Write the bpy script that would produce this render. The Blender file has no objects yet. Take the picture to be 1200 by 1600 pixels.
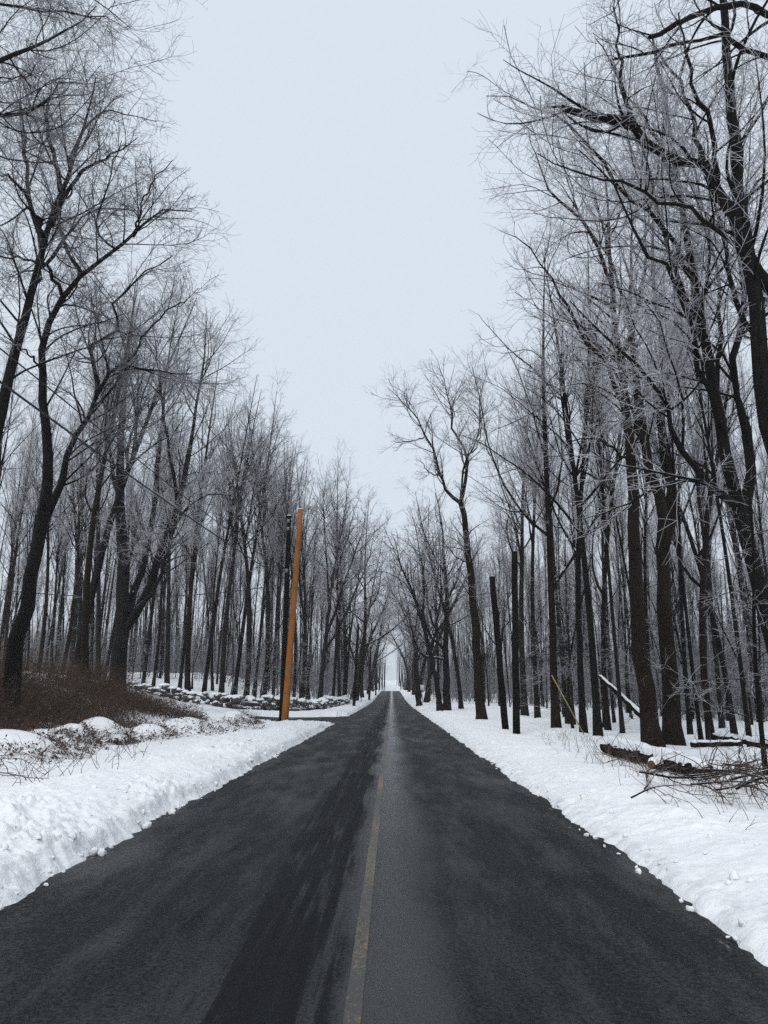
import bpy, math, random
import numpy as np
from mathutils import Vector

rng = np.random.default_rng(11)
random.seed(5)
SC = bpy.context.scene
COL = SC.collection
R = math.radians

# ------------------------------------------------------------------ camera
FPX, HORIZ, VPX, EYE = 1110.0, 1082.0, 612.0, 1.6
PITCH = math.atan((HORIZ - 800) / FPX)
YAW = math.atan((VPX - 600) / FPX * math.cos(PITCH))
cam_d = bpy.data.cameras.new('camera')
cam = bpy.data.objects.new('camera', cam_d)
COL.objects.link(cam)
cam.location = (0, 0, EYE)
cam.rotation_euler = (R(90) + PITCH, 0, YAW)
cam_d.sensor_fit = 'VERTICAL'
cam_d.sensor_height = 36
cam_d.lens = 36 * FPX / 1600
cam_d.clip_end = 3000
SC.camera = cam

# ------------------------------------------------------------------ sky, sun, exposure
w = bpy.data.worlds.new('World')
SC.world = w
w.use_nodes = True
nt = w.node_tree
bg = nt.nodes['Background']
sky = nt.nodes.new('ShaderNodeTexSky')
sky.sky_type = 'NISHITA'
sky.sun_disc = False
sky.sun_elevation = R(48)
sky.sun_rotation = R(200)
sky.air_density = 1.0
sky.dust_density = 6.0
sky.ozone_density = 1.0
mx = nt.nodes.new('ShaderNodeMix')
mx.data_type = 'RGBA'
mx.inputs['Factor'].default_value = 0.93
nt.links.new(sky.outputs['Color'], mx.inputs[6])
mx.inputs[7].default_value = (7.45, 8.28, 9.20, 1)      # even overcast cloud layer
nt.links.new(mx.outputs[2], bg.inputs['Color'])
bg.inputs['Strength'].default_value = 0.10
sun_d = bpy.data.lights.new('sun', 'SUN')
sun = bpy.data.objects.new('sun', sun_d)
COL.objects.link(sun)
sun_d.energy = 1.4
sun_d.angle = R(30)
sun_d.color = (1.0, 0.97, 0.93)
sun.rotation_euler = (R(42), 0, R(-20))
SC.view_settings.view_transform = 'Standard'
SC.view_settings.look = 'None'
SC.view_settings.exposure = 0.0
SC.view_settings.gamma = 1.0
SC.view_settings.use_curve_mapping = False
SC.cycles.max_bounces = 4
SC.cycles.diffuse_bounces = 1
SC.cycles.use_denoising = False
SC.cycles.glossy_bounces = 1
SC.cycles.transparent_max_bounces = 4


def at(px, py, Y):
    """world point on the ray through a photo pixel, at distance Y along the road"""
    a = (px - 600) / FPX
    b = -(py - 800) / FPX
    f = np.array([0, math.cos(PITCH), math.sin(PITCH)])
    u = np.array([0, -math.sin(PITCH), math.cos(PITCH)])
    d = f + u * b + np.array([1.0, 0, 0]) * a
    c, s = math.cos(YAW), math.sin(YAW)
    d = np.array([c * d[0] - s * d[1], s * d[0] + c * d[1], d[2]])
    return np.array([0, 0, EYE]) + d * (Y / d[1])


# ------------------------------------------------------------------ numpy noise
def _h(ix, iy, s):
    n = (ix.astype(np.int64) * 374761393 + iy.astype(np.int64) * 668265263 + s * 1442695041) & 0x7fffffff
    n = ((n ^ (n >> 13)) * 1274126177) & 0x7fffffff
    n = n ^ (n >> 16)
    return (n & 0xffff) / 65535.0


def vn(x, y, s=0):
    x, y = np.broadcast_arrays(np.asarray(x, float), np.asarray(y, float))
    ix, iy = np.floor(x), np.floor(y)
    fx, fy = x - ix, y - iy
    fx = fx * fx * (3 - 2 * fx); fy = fy * fy * (3 - 2 * fy)
    a, b, c, d = _h(ix, iy, s), _h(ix + 1, iy, s), _h(ix, iy + 1, s), _h(ix + 1, iy + 1, s)
    return (a * (1 - fx) + b * fx) * (1 - fy) + (c * (1 - fx) + d * fx) * fy - 0.5


def fbm(x, y, s=0, o=4):
    r = 0; a = 1.0
    for i in range(o):
        r = r + a * vn(x * 2 ** i + 17.3 * i, y * 2 ** i - 9.1 * i, s + i)
        a *= 0.5
    return r


def worley(x, y, s=0):
    x, y = np.broadcast_arrays(np.asarray(x, float), np.asarray(y, float))
    ix, iy = np.floor(x), np.floor(y)
    best = np.full(x.shape, 9.0)
    for dx in (-1, 0, 1):
        for dy in (-1, 0, 1):
            cx, cy = ix + dx, iy + dy
            d = np.hypot(cx + _h(cx, cy, s) - x, cy + _h(cx, cy, s + 7) - y)
            best = np.minimum(best, d)
    return best


def ss(a, b, x):
    t = np.clip((x - a) / (b - a), 0, 1)
    return t * t * (3 - 2 * t)


# ------------------------------------------------------------------ terrain heights
LE, RE = -3.05, 2.33          # edges of the asphalt


def road_z(y):
    return 2.1 * ss(80, 245, y) - 0.9 * ss(250, 300, y) + 9.0 * ss(310, 540, y)


def base_z(x, y):
    amp = 1.15 * (1 - ss(40, 54, y)) + 1.15
    left = amp * ss(7.2, 20, -x) + 0.6 * ss(20, 60, -x) + 2.6 * ss(57, 100, y) * ss(9, 26, -x)
    return road_z(y) + left * (1 - 0.5 * ss(90, 200, y)) - 0.15 * ss(4, 9, x) + 0.5 * ss(15, 60, x)


def road_sd(x, y):
    a = np.maximum(LE - x, x - RE)
    half = 4.0 + 2.5 * np.exp(np.minimum(0, x - LE) / 1.8)
    b = np.maximum(np.maximum(np.abs(y - 45.5) - half, x + 2), -9.0 - x)
    return np.minimum(a, b)


MOUNDS = []
for px, py, z, r, hh in [(12, 1150, .62, .75, .34), (60, 1146, .66, .55, .25), (100, 1133, .74, .7, .4), (140, 1140, .6, .5, .2),
                         (172, 1122, .80, .65, .45), (206, 1129, .7, .5, .32), (246, 1130, .62, .65, .34), (290, 1124, .66, .75, .3),
                         (330, 1124, .6, .8, .3), (372, 1106, .85, .9, .42), (395, 1110, .72, .7, .25), (-60, 1150, .66, .8, .4)]:
    d = (EYE - z) * FPX / (py - HORIZ)
    MOUNDS.append(((px - VPX) / FPX * d, d, r * 1.2 * (1 + .5 * math.sin(px * 1.7)), hh * (1.1 + .3 * math.sin(px))))


def ground_z(x, y, fine=True):
    x = np.asarray(x, float); y = np.asarray(y, float)
    sd = road_sd(x, y)
    left = x < -0.3
    if fine:
        near = np.clip(1.4 - y / 60, 0.25, 1)
        sd = sd + 0.16 * fbm(y * .7, x * .7, 3, 3) + 0.09 * fbm(x * 5, y * 5, 5, 2) * near
    z = base_z(x, y)
    prof_l = 0.17 * ss(-.02, .22, sd) + 0.13 * ss(.1, .9, sd) - 0.10 * ss(1.5, 3.0, sd)
    prof_r = 0.07 * ss(-.02, .14, sd) + 0.14 * ss(.05, 1.2, sd) - 0.03 * ss(1.5, 3, sd)
    p = np.where(left, prof_l, prof_r) * np.where(left, 1 - .78 * np.exp(-((y - 40.5) / 5.0) ** 2) * ss(-8.5, -6.0, x), 1)
    z = z + p - 0.22 * ss(0.02, -.16, sd)
    m = ss(.1, .8, sd)
    if fine:
        lw = np.where(left, ss(-.02, .15, sd) * (1 - ss(1.5, 2.9, sd) * .92), ss(-.02, .3, sd) * (1 - ss(.6, 2.4, sd) * .88) * .6)
        big = np.maximum(0, .62 - worley(x * 2.6, y * 2.6, 31)) * .07
        mid = np.maximum(0, .62 - worley(x * 6.5 + 3, y * 6.5, 33)) * .06
        sml = np.maximum(0, .62 - worley(x * 13, y * 13 + 5, 35)) * .055
        patch = np.clip(.75 + 1.6 * fbm(x * .9, y * .9, 41, 2), .25, 1.3)
        z = z + lw * patch * (big + mid + sml + .07 * fbm(x * 5, y * 5, 37, 3) + .040 * fbm(x * 17, y * 17, 39, 2))
        z = z + m * (0.075 * fbm(x * .8, y * .5, 51, 3) + 0.04 * fbm(x * 3, y * 3, 53, 3))
    wood = ss(4.5, 8, np.where(left, -x - 3.5, x + .5))
    z = z + wood * (0.30 * fbm(x * .16, y * .16, 61, 3) + (0.16 * np.maximum(0, fbm(x * 1.1, y * 1.1, 63, 2)) if fine else 0))
    for mxx, myy, r, hh in MOUNDS:
        q = ((x - mxx) / r) ** 2 + ((y - myy) / (r * 1.15)) ** 2
        z = z + hh * np.exp(-q ** 1.25)
    return z


def gz(x, y):
    return float(ground_z(np.array([x]), np.array([y]), True)[0])


# ------------------------------------------------------------------ mesh helpers
def mesh_obj(name, V, Fs, mat, parent=None, smooth=True, loc=None):
    """V (n,3); Fs list of int arrays, each (m,3) or (m,4)"""
    me = bpy.data.meshes.new(name)
    V = np.asarray(V, np.float32)
    me.vertices.add(len(V))
    me.vertices.foreach_set('co', V.ravel())
    loops, tot = [], []
    for F in Fs:
        F = np.asarray(F, np.int32)
        if not len(F):
            continue
        loops.append(F.ravel()); tot.append(np.full(len(F), F.shape[1], np.int32))
    loops = np.concatenate(loops); tot = np.concatenate(tot)
    me.loops.add(len(loops)); me.loops.foreach_set('vertex_index', loops)
    me.polygons.add(len(tot))
    me.polygons.foreach_set('loop_start', np.concatenate([[0], np.cumsum(tot)[:-1]]).astype(np.int32))
    if smooth:
        me.polygons.foreach_set('use_smooth', np.ones(len(tot), bool))
    me.update(calc_edges=True)
    for m_ in (mat if isinstance(mat, (list, tuple)) else [mat]):
        me.materials.append(m_)
    o = bpy.data.objects.new(name, me)
    COL.objects.link(o)
    if parent is not None:
        o.parent = parent
    if loc is not None:
        o.location = loc
    return o


class MB:
    def __init__(s):
        s.V = []; s.Q = []; s.T = []; s.n = 0

    def add(s, V, Q=None, T=None):
        V = np.asarray(V, float)
        if Q is not None and len(Q): s.Q.append(np.asarray(Q) + s.n)
        if T is not None and len(T): s.T.append(np.asarray(T) + s.n)
        s.V.append(V); s.n += len(V)
        return s

    def tubes(s, P, Rr, sides=3, cap=False):
        P = np.asarray(P, float); Rr = np.asarray(Rr, float)
        if P.ndim == 2:
            P = P[None]; Rr = Rr[None]
        n, k, _ = P.shape
        if n == 0: return s
        T = np.gradient(P, axis=1)
        T /= np.linalg.norm(T, axis=2, keepdims=True) + 1e-9
        mean = np.abs(T.mean(1))
        ref = np.eye(3)[np.argmin(mean, axis=1)][:, None, :]
        U = np.cross(T, ref); U /= np.linalg.norm(U, axis=2, keepdims=True) + 1e-9
        W = np.cross(T, U)
        a = np.arange(sides) * 2 * np.pi / sides
        ring = P[:, :, None, :] + Rr[:, :, None, None] * (np.cos(a)[None, None, :, None] * U[:, :, None, :] + np.sin(a)[None, None, :, None] * W[:, :, None, :])
        idx = np.arange(n * k * sides).reshape(n, k, sides)
        nx = np.roll(idx, -1, axis=2)
        Q = np.stack([idx[:, :-1], nx[:, :-1], nx[:, 1:], idx[:, 1:]], axis=-1).reshape(-1, 4)
        V = ring.reshape(-1, 3)
        if cap:
            c0 = P[:, 0]; c1 = P[:, -1]
            b = len(V)
            V = np.concatenate([V, c0, c1])
            i0 = np.arange(n)[:, None] + b; i1 = i0 + n
            Tt = np.concatenate([np.stack([np.broadcast_to(i0, (n, sides)), nx[:, 0], idx[:, 0]], -1).reshape(-1, 3),
                                 np.stack([np.broadcast_to(i1, (n, sides)), idx[:, -1], nx[:, -1]], -1).reshape(-1, 3)])
            return s.add(V, Q, Tt)
        return s.add(V, Q)

    def box(s, c, d, rz=0.0):
        c = np.asarray(c, float); d = np.asarray(d, float) / 2
        v = np.array([[i, j, k] for i in (-1, 1) for j in (-1, 1) for k in (-1, 1)], float) * d
        cc, sn = math.cos(rz), math.sin(rz)
        v = np.stack([v[:, 0] * cc - v[:, 1] * sn, v[:, 0] * sn + v[:, 1] * cc, v[:, 2]], 1) + c
        return s.add(v, [[0, 1, 3, 2], [4, 6, 7, 5], [0, 4, 5, 1], [2, 3, 7, 6], [0, 2, 6, 4], [1, 5, 7, 3]])

    def build(s, name, mat, parent=None, smooth=True, loc=None):
        V = np.concatenate(s.V)
        if loc is not None:
            V = V - np.asarray(loc)
        Fs = ([np.concatenate(s.Q)] if s.Q else []) + ([np.concatenate(s.T)] if s.T else [])
        return mesh_obj(name, V, Fs, mat, parent, smooth, loc)


def tag(o, label=None, cat=None, group=None, kind=None):
    if label: o['label'] = label
    if cat: o['category'] = cat
    if group: o['group'] = group
    if kind: o['kind'] = kind
    return o


def empty(name, loc, rz=0.0):
    o = bpy.data.objects.new(name, None)
    COL.objects.link(o)
    o.location = loc
    o.rotation_euler = (0, 0, rz)
    o.empty_display_size = 0.3
    return o


# ------------------------------------------------------------------ materials
def mat(name):
    m = bpy.data.materials.new(name)
    m.use_nodes = True
    nt = m.node_tree
    b = nt.nodes['Principled BSDF']
    return m, nt, b


def N(nt, t, **kw):
    n = nt.nodes.new(t)
    for k, v in kw.items():
        setattr(n, k, v)
    return n


def noise(nt, vec, scale, detail=4, rough=.55):
    n = N(nt, 'ShaderNodeTexNoise')
    n.inputs['Scale'].default_value = scale
    n.inputs['Detail'].default_value = detail
    n.inputs['Roughness'].default_value = rough
    if vec is not None: nt.links.new(vec, n.inputs['Vector'])
    return n.outputs['Fac']


def ramp(nt, fac, stops):
    n = N(nt, 'ShaderNodeValToRGB')
    e = n.color_ramp.elements
    while len(e) < len(stops): e.new(.5)
    for q, (p, c) in zip(e, stops):
        q.position = p
        q.color = (c, c, c, 1) if isinstance(c, (int, float)) else (*c, 1)
    nt.links.new(fac, n.inputs['Fac'])
    return n.outputs['Color']


def mapr(nt, v, a, b, c, d):
    n = N(nt, 'ShaderNodeMapRange')
    for i, q in enumerate((a, b, c, d)): n.inputs[i + 1].default_value = q
    nt.links.new(v, n.inputs[0])
    return n.outputs[0]


def math_(nt, op, a, b=None):
    n = N(nt, 'ShaderNodeMath', operation=op)
    for i, q in enumerate((a, b)):
        if q is None: continue
        if isinstance(q, (int, float)): n.inputs[i].default_value = q
        else: nt.links.new(q, n.inputs[i])
    return n.outputs[0]


def mixc(nt, fac, a, b):
    n = N(nt, 'ShaderNodeMix', data_type='RGBA')
    for i, q in ((0, fac), (6, a), (7, b)):
        if isinstance(q, (int, float)): n.inputs[i].default_value = q
        elif isinstance(q, tuple): n.inputs[i].default_value = (*q, 1)
        else: nt.links.new(q, n.inputs[i])
    return n.outputs[2]


def objco(nt, scale=(1, 1, 1)):
    tc = N(nt, 'ShaderNodeTexCoord')
    mp = N(nt, 'ShaderNodeMapping')
    mp.inputs['Scale'].default_value = scale
    nt.links.new(tc.outputs['Object'], mp.inputs['Vector'])
    return mp.outputs['Vector']


def bump(nt, b, h, strength, dist):
    n = N(nt, 'ShaderNodeBump')
    n.inputs['Strength'].default_value = strength
    n.inputs['Distance'].default_value = dist
    nt.links.new(h, n.inputs['Height'])
    nt.links.new(n.outputs['Normal'], b.inputs['Normal'])


def bark_mat(name, dark, light, snow=True, snow_lo=.72, moss=0.0):
    m, nt, b = mat(name)
    v = objco(nt, (1, 1, .18))
    f = noise(nt, v, 26, 6, .7)
    f2 = noise(nt, objco(nt), 1.3, 3)
    c = ramp(nt, f, [(.3, dark), (.72, light)])
    c = mixc(nt, mapr(nt, f2, .35, .7, 0, .55), c, tuple(q * .5 for q in dark))
    if snow:
        g = N(nt, 'ShaderNodeNewGeometry')
        sx = N(nt, 'ShaderNodeSeparateXYZ'); nt.links.new(g.outputs['Normal'], sx.inputs[0])
        n3 = noise(nt, objco(nt), 3.5, 3)
        up = math_(nt, 'ADD', sx.outputs['Z'], mapr(nt, n3, .3, .7, -.3, .22))
        s = mapr(nt, up, snow_lo, snow_lo + .12, 0, 1)
        sp = noise(nt, objco(nt, (1, 1, .6)), 11, 4, .7)
        s = math_(nt, 'MAXIMUM', s, mapr(nt, sp, .70, .76, 0, .55))
        c = mixc(nt, s, c, (.74, .77, .81))
    nt.links.new(c, b.inputs['Base Color'])
    b.inputs['Roughness'].default_value = .85
    b.inputs['Specular IOR Level'].default_value = .12
    bump(nt, b, f, 1.0, .05)
    return m


BARK = bark_mat('bark_dark', (.004, .0036, .0033), (.022, .0195, .0175))
BARK_BROWN = bark_mat('bark_brown', (.005, .0037, .0027), (.032, .0215, .0145))
BARK_GREY = bark_mat('bark_grey', (.006, .0057, .0055), (.036, .0335, .0315))


def twig_mat(name, c0, c1):
    m, nt, b = mat(name)
    f = noise(nt, objco(nt), 4.0, 3)
    g = N(nt, 'ShaderNodeNewGeometry')
    sx = N(nt, 'ShaderNodeSeparateXYZ'); nt.links.new(g.outputs['Normal'], sx.inputs[0])
    k = math_(nt, 'ADD', mapr(nt, f, .3, .7, 0, .6), mapr(nt, sx.outputs['Z'], -.2, .7, 0, .4))
    c = mixc(nt, k, c0, c1)       # rime lies on the windward side of each twig
    nt.links.new(c, b.inputs['Base Color'])
    b.inputs['Roughness'].default_value = .6
    return m


TWIG = twig_mat('twig_rimed', (.17, .165, .175), (.66, .66, .71))
TWIG_DARK = twig_mat('twig_bare', (.055, .05, .053), (.36, .36, .39))
DRY = None

m, nt, b = mat('snow'); SNOW = m
v = objco(nt)
f1 = noise(nt, v, 26, 6, .7); f2 = noise(nt, v, 1.2, 4)
dirt = noise(nt, v, 9, 5, .7)
c = mixc(nt, mapr(nt, f2, .3, .7, 0, 1), (.86, .88, .91), (.91, .92, .935))
c = mixc(nt, mapr(nt, dirt, .68, .82, 0, .25), c, (.34, .33, .32))
sxs_ = N(nt, 'ShaderNodeSeparateXYZ'); nt.links.new(v, sxs_.inputs[0])
edg = math_(nt, 'MULTIPLY', mapr(nt, sxs_.outputs['X'], -3.75, -3.15, 0, 1), mapr(nt, sxs_.outputs['X'], 3.0, 2.5, 0, 1))
grit = noise(nt, v, 4.5, 6, .75)
c = mixc(nt, math_(nt, 'MULTIPLY', edg, mapr(nt, grit, .46, .72, 0, .55)), c, (.30, .30, .31))   # road grit thrown on the edge
nt.links.new(c, b.inputs['Base Color'])
b.inputs['Roughness'].default_value = .65
b.inputs['Specular IOR Level'].default_value = .3
b.inputs['Subsurface Weight'].default_value = 0
f3 = noise(nt, v, 9, 5, .65)
bump(nt, b, math_(nt, 'ADD', f1, math_(nt, 'MULTIPLY', f3, 1.6)), .5, .04)

m, nt, b = mat('forest_snow'); SNOWCAP = m
v = objco(nt)
f1 = noise(nt, v, 14, 5, .6)
nt.links.new(mixc(nt, f1, (.78, .81, .86), (.86, .88, .90)), b.inputs['Base Color'])
b.inputs['Roughness'].default_value = .7
bump(nt, b, f1, .4, .03)

m, nt, b = mat('asphalt_wet'); ASPHALT = m
tc = N(nt, 'ShaderNodeTexCoord')
sx = N(nt, 'ShaderNodeSeparateXYZ'); nt.links.new(tc.outputs['Object'], sx.inputs[0])
grain = noise(nt, objco(nt), 110, 3, .8)
grain2 = noise(nt, objco(nt), 34, 4, .7)
streak = noise(nt, objco(nt, (2.2, .42, 1)), 1.0, 7, .68)
streak2 = noise(nt, objco(nt, (9.0, .35, 1)), 1.0, 5, .6)
blot = noise(nt, objco(nt, (.8, .22, 1)), 1.0, 5, .6)
# wet band along the crown of the road, a worn dry-ish band under the left wheels
wob = math_(nt, 'ADD', sx.outputs['X'], mapr(nt, blot, .2, .8, -.22, .22))
cen = math_(nt, 'ABSOLUTE', math_(nt, 'ADD', wob, .06))
wet_c = mapr(nt, cen, .10, .56, .95, 0)
wet_s = mapr(nt, streak, .46, .68, .05, .42)
wet_b = mapr(nt, blot, .50, .66, 0, .5)
wet = math_(nt, 'MAXIMUM', wet_c, math_(nt, 'MAXIMUM', wet_s, wet_b))
tread = math_(nt, 'MULTIPLY', mapr(nt, math_(nt, 'ABSOLUTE', math_(nt, 'ADD', wob, .68)), .20, .42, 1, 0), mapr(nt, streak2, .42, .58, .1, 1))
wet = math_(nt, 'SUBTRACT', wet, math_(nt, 'MULTIPLY', tread, .8))
wet = math_(nt, 'ADD', wet, mapr(nt, grain2, .3, .7, -.28, .28))
wet = mapr(nt, wet, 0, 1, 0, 1)
pat = mapr(nt, noise(nt, objco(nt, (.9, .45, 1)), 1.0, 6, .68), .52, .66, 0, 1)
ro = mapr(nt, wet, 0, 1, .66, .17)
nt.links.new(mapr(nt, wet, 0, 1, .07, 1.0), b.inputs['Specular IOR Level'])
ro = math_(nt, 'ADD', ro, mapr(nt, grain2, .3, .7, -.05, .08))
nt.links.new(ro, b.inputs['Roughness'])
c = mixc(nt, mapr(nt, grain, .36, .66, 0, 1), (.0025, .0033, .0038), (.054, .060, .064))
c = mixc(nt, math_(nt, 'MULTIPLY', tread, .6), c, (.014, .014, .0145))
c = mixc(nt, mapr(nt, blot, .35, .7, 0, .45), c, (.014, .0155, .017))
c = mixc(nt, math_(nt, 'MULTIPLY', pat, .65), c, (.008, .009, .0095))
ed = math_(nt, 'MAXIMUM', mapr(nt, sx.outputs['X'], -2.3, -3.0, 0, 1), mapr(nt, sx.outputs['X'], 1.6, 2.3, 0, 1))
scr = noise(nt, objco(nt, (7, 2.2, 1)), 1.6, 5, .7)
slush = math_(nt, 'MULTIPLY', ed, mapr(nt, scr, .62, .72, 0, .8))
c = mixc(nt, slush, c, (.35, .37, .39))
nt.links.new(c, b.inputs['Base Color'])
hh = math_(nt, 'MULTIPLY', grain, mapr(nt, wet, 0, 1, 1, .35))
bump(nt, b, hh, 1.0, .02)

m, nt, b = mat('yellow_paint_worn'); YELLOW = m
wear = noise(nt, objco(nt, (1, .6, 1)), 38, 5, .75)
wear2 = noise(nt, objco(nt, (1, .25, 1)), 2.0, 3)
k = mapr(nt, math_(nt, 'ADD', wear, mapr(nt, wear2, .3, .7, -.14, .12)), .46, .66, 0, .68)
nt.links.new(mixc(nt, k, (.035, .036, .036), (.26, .175, .055)), b.inputs['Base Color'])
b.inputs['Roughness'].default_value = .45
bump(nt, b, wear, .4, .006)


def pole_mat(name, a, c_, rough=.7):
    m, nt, b = mat(name)
    f = noise(nt, objco(nt, (14, 14, .5)), 1.5, 6, .6)
    f2 = noise(nt, objco(nt, (2, 2, 1.2)), 1.2, 4)
    c = mixc(nt, f, a, c_)
    c = mixc(nt, mapr(nt, f2, .52, .75, 0, .6), c, tuple(q * .45 for q in a))
    nt.links.new(c, b.inputs['Base Color'])
    b.inputs['Roughness'].default_value = rough
    b.inputs['Specular IOR Level'].default_value = .08
    bump(nt, b, f, .5, .01)
    return m


POLE_NEW = pole_mat('pole_new_timber', (.20, .075, .022), (.36, .145, .042))
POLE_OLD = pole_mat('pole_creosoted', (.003, .0028, .0027), (.010, .0085, .0075))
POLE_GREY = pole_mat('pole_weathered', (.020, .018, .017), (.055, .048, .042))
CUTWOOD = pole_mat('cut_wood', (.07, .032, .018), (.17, .075, .04))


def flat(name, col, rough=.6, metal=0.0, var=.25):
    m, nt, b = mat(name)
    f = noise(nt, objco(nt), 9, 4)
    nt.links.new(mixc(nt, f, tuple(q * (1 - var) for q in col), tuple(min(1, q * (1 + var)) for q in col)), b.inputs['Base Color'])
    b.inputs['Roughness'].default_value = rough
    b.inputs['Metallic'].default_value = metal
    return m


WIRE = flat('wire_black', (.012, .012, .013), .6)
METAL = flat('galvanised_metal', (.22, .23, .24), .5, .6)
GREEN = flat('sign_green', (.02, .14, .09), .4)
WHITE = flat('sign_white', (.62, .64, .66), .5, 0, .06)
YPLAS = flat('yellow_plastic', (.30, .22, .06), .5)
BRUSH = flat('dry_brush_brown', (.056, .032, .020), .85, 0, .6)
BRUSH2 = flat('dry_leaf_russet', (.075, .038, .020), .85, 0, .5)
STRAW = flat('dry_grass_straw', (.20, .135, .07), .85, 0, .4)
TWIGBR = flat('weed_stem_brown', (.050, .032, .022), .85, 0, .5)
m, nt, b = mat('fieldstone'); STONE = m
f = noise(nt, objco(nt), 6, 6, .65)
c = ramp(nt, f, [(.3, (.022, .021, .020)), (.7, (.11, .105, .10))])
oi = N(nt, 'ShaderNodeObjectInfo')
c = mixc(nt, mapr(nt, oi.outputs['Random'], 0, 1, 0, .5), c, (.03, .028, .026))
g_ = N(nt, 'ShaderNodeNewGeometry'); sz3 = N(nt, 'ShaderNodeSeparateXYZ'); nt.links.new(g_.outputs['Normal'], sz3.inputs[0])
c = mixc(nt, mapr(nt, math_(nt, 'ADD', sz3.outputs['Z'], mapr(nt, f, .3, .7, -.25, .25)), .30, .50, 0, 1), c, (.80, .83, .86))
nt.links.new(c, b.inputs['Base Color']); b.inputs['Roughness'].default_value = .85
bump(nt, b, f, .7, .03)

# ------------------------------------------------------------------ setting: snow ground, roads
def axis(parts):
    out = [parts[0][0]]
    for a, b_, st in parts:
        n = max(1, int(round((b_ - a) / st)))
        out += list(np.linspace(a, b_, n + 1)[1:])
    return np.array(out)


xs_mid = axis([(-16, -9, .22), (-9, -6.2, .09), (-6.2, -5.0, .045), (-5.0, -2.85, .024), (-2.85, -2.0, .2), (-2.0, 1.8, .9), (1.8, 2.1, .1), (2.1, 4.2, .04), (4.2, 7, .12), (7, 14, .25)])
gl = -16 - np.cumsum(.3 * 1.13 ** np.arange(58)); gl = gl[gl > -700]
gr = 14 + np.cumsum(.3 * 1.13 ** np.arange(58)); gr = gr[gr < 700]
xs = np.concatenate([gl[::-1], xs_mid, gr])
ys = [-8.0]
while ys[-1] < 900:
    y_ = ys[-1]
    ys.append(y_ + (.5 if y_ < 1.5 else float(np.clip(y_ * y_ / 2600, .024, 25))))
ys = np.array(ys)
X, Y = np.meshgrid(xs, ys)
Z = ground_z(X, Y, True)
nyy, nxx = X.shape
idx = np.arange(nyy * nxx).reshape(nyy, nxx)
F = np.stack([idx[:-1, :-1], idx[:-1, 1:], idx[1:, 1:], idx[1:, :-1]], -1).reshape(-1, 4)
snow = mesh_obj('snow_ground', np.stack([X, Y, Z], -1).reshape(-1, 3), [F], SNOW)
tag(snow, 'snow covered verges and forest floor on both sides of the road', 'ground', kind='structure')

ry = np.concatenate([np.arange(-8, 60, 1.0), np.arange(60, 304, 4.0)])
rx = np.linspace(-3.9, 3.2, 15)
X, Y = np.meshgrid(rx, ry)
Z = road_z(Y) - 0.0016 * (X + .33) ** 2
idx = np.arange(X.size).reshape(X.shape)
F = np.stack([idx[:-1, :-1], idx[:-1, 1:], idx[1:, 1:], idx[1:, :-1]], -1).reshape(-1, 4)
road = mesh_obj('road', np.stack([X, Y, Z], -1).reshape(-1, 3), [F], ASPHALT)
tag(road, 'wet dark asphalt road running straight between the woods', 'road', kind='structure')
sxs = np.linspace(-34, -2.9, 60); sys_ = np.linspace(37, 54, 30)
X, Y = np.meshgrid(sxs, sys_)
Z = base_z(X, Y) - 0.024
idx = np.arange(X.size).reshape(X.shape)
F = np.stack([idx[:-1, :-1], idx[:-1, 1:], idx[1:, 1:], idx[1:, :-1]], -1).reshape(-1, 4)
sroad = mesh_obj('side_road', np.stack([X, Y, Z], -1).reshape(-1, 3), [F], ASPHALT)
tag(sroad, 'side road joining from the left beyond the orange pole', 'road', kind='structure')
ly = np.concatenate([np.arange(1.5, 40, .5), np.arange(40, 230, 5.0)])
lx = -0.205 + .012 * np.array([vn(q * .4, 3.3, 9) for q in ly])
V = []
for q, c_ in zip(ly, lx):
    for s in (-1, 1):
        xx = c_ + s * .045
        V.append((xx, q, float(road_z(np.array(q))) - .0016 * (xx + .33) ** 2 + .004))
n = len(ly)
line = mesh_obj('road_marking', V, [np.array([[2 * i, 2 * i + 1, 2 * i + 3, 2 * i + 2] for i in range(n - 1)])], YELLOW)
tag(line, 'worn yellow centre line painted on the asphalt', 'road marking', kind='structure')

# ------------------------------------------------------------------ tree growing
def resample(P, k):
    """Catmull-Rom through the points, k samples evenly by length"""
    P = np.asarray(P, float)
    Q = np.vstack([2 * P[0] - P[1], P, 2 * P[-1] - P[-2]])
    out = []
    for i in range(1, len(Q) - 2):
        t = np.linspace(0, 1, 12, endpoint=False)[:, None]
        p0, p1, p2, p3 = Q[i - 1], Q[i], Q[i + 1], Q[i + 2]
        out.append(.5 * (2 * p1 + (p2 - p0) * t + (2 * p0 - 5 * p1 + 4 * p2 - p3) * t * t + (3 * p1 - p0 - 3 * p2 + p3) * t ** 3))
    out = np.vstack(out + [P[-1:]])
    L = np.concatenate([[0], np.cumsum(np.linalg.norm(np.diff(out, axis=0), axis=1))])
    t = np.linspace(0, L[-1], k)
    return np.stack([np.interp(t, L, out[:, j]) for j in range(3)], 1)


def grow(p, d, L, r0, r1, k, wander, up, g):
    n = len(p)
    P = np.zeros((n, k + 1, 3)); P[:, 0] = p
    d = d / np.linalg.norm(d, axis=1, keepdims=True)
    curl = g.normal(size=(n, 3)) * wander * .8
    for i in range(k):
        P[:, i + 1] = P[:, i] + d * (L / k)[:, None]
        if i == k // 2: curl = curl * .3 + g.normal(size=(n, 3)) * wander * .6
        d = d + wander * .55 * g.normal(size=(n, 3)) + curl
        d[:, 2] += up
        d /= np.linalg.norm(d, axis=1, keepdims=True)
    t = np.linspace(0, 1, k + 1)[None]
    return P, r0[:, None] * (1 - t) + r1[:, None] * t


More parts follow.
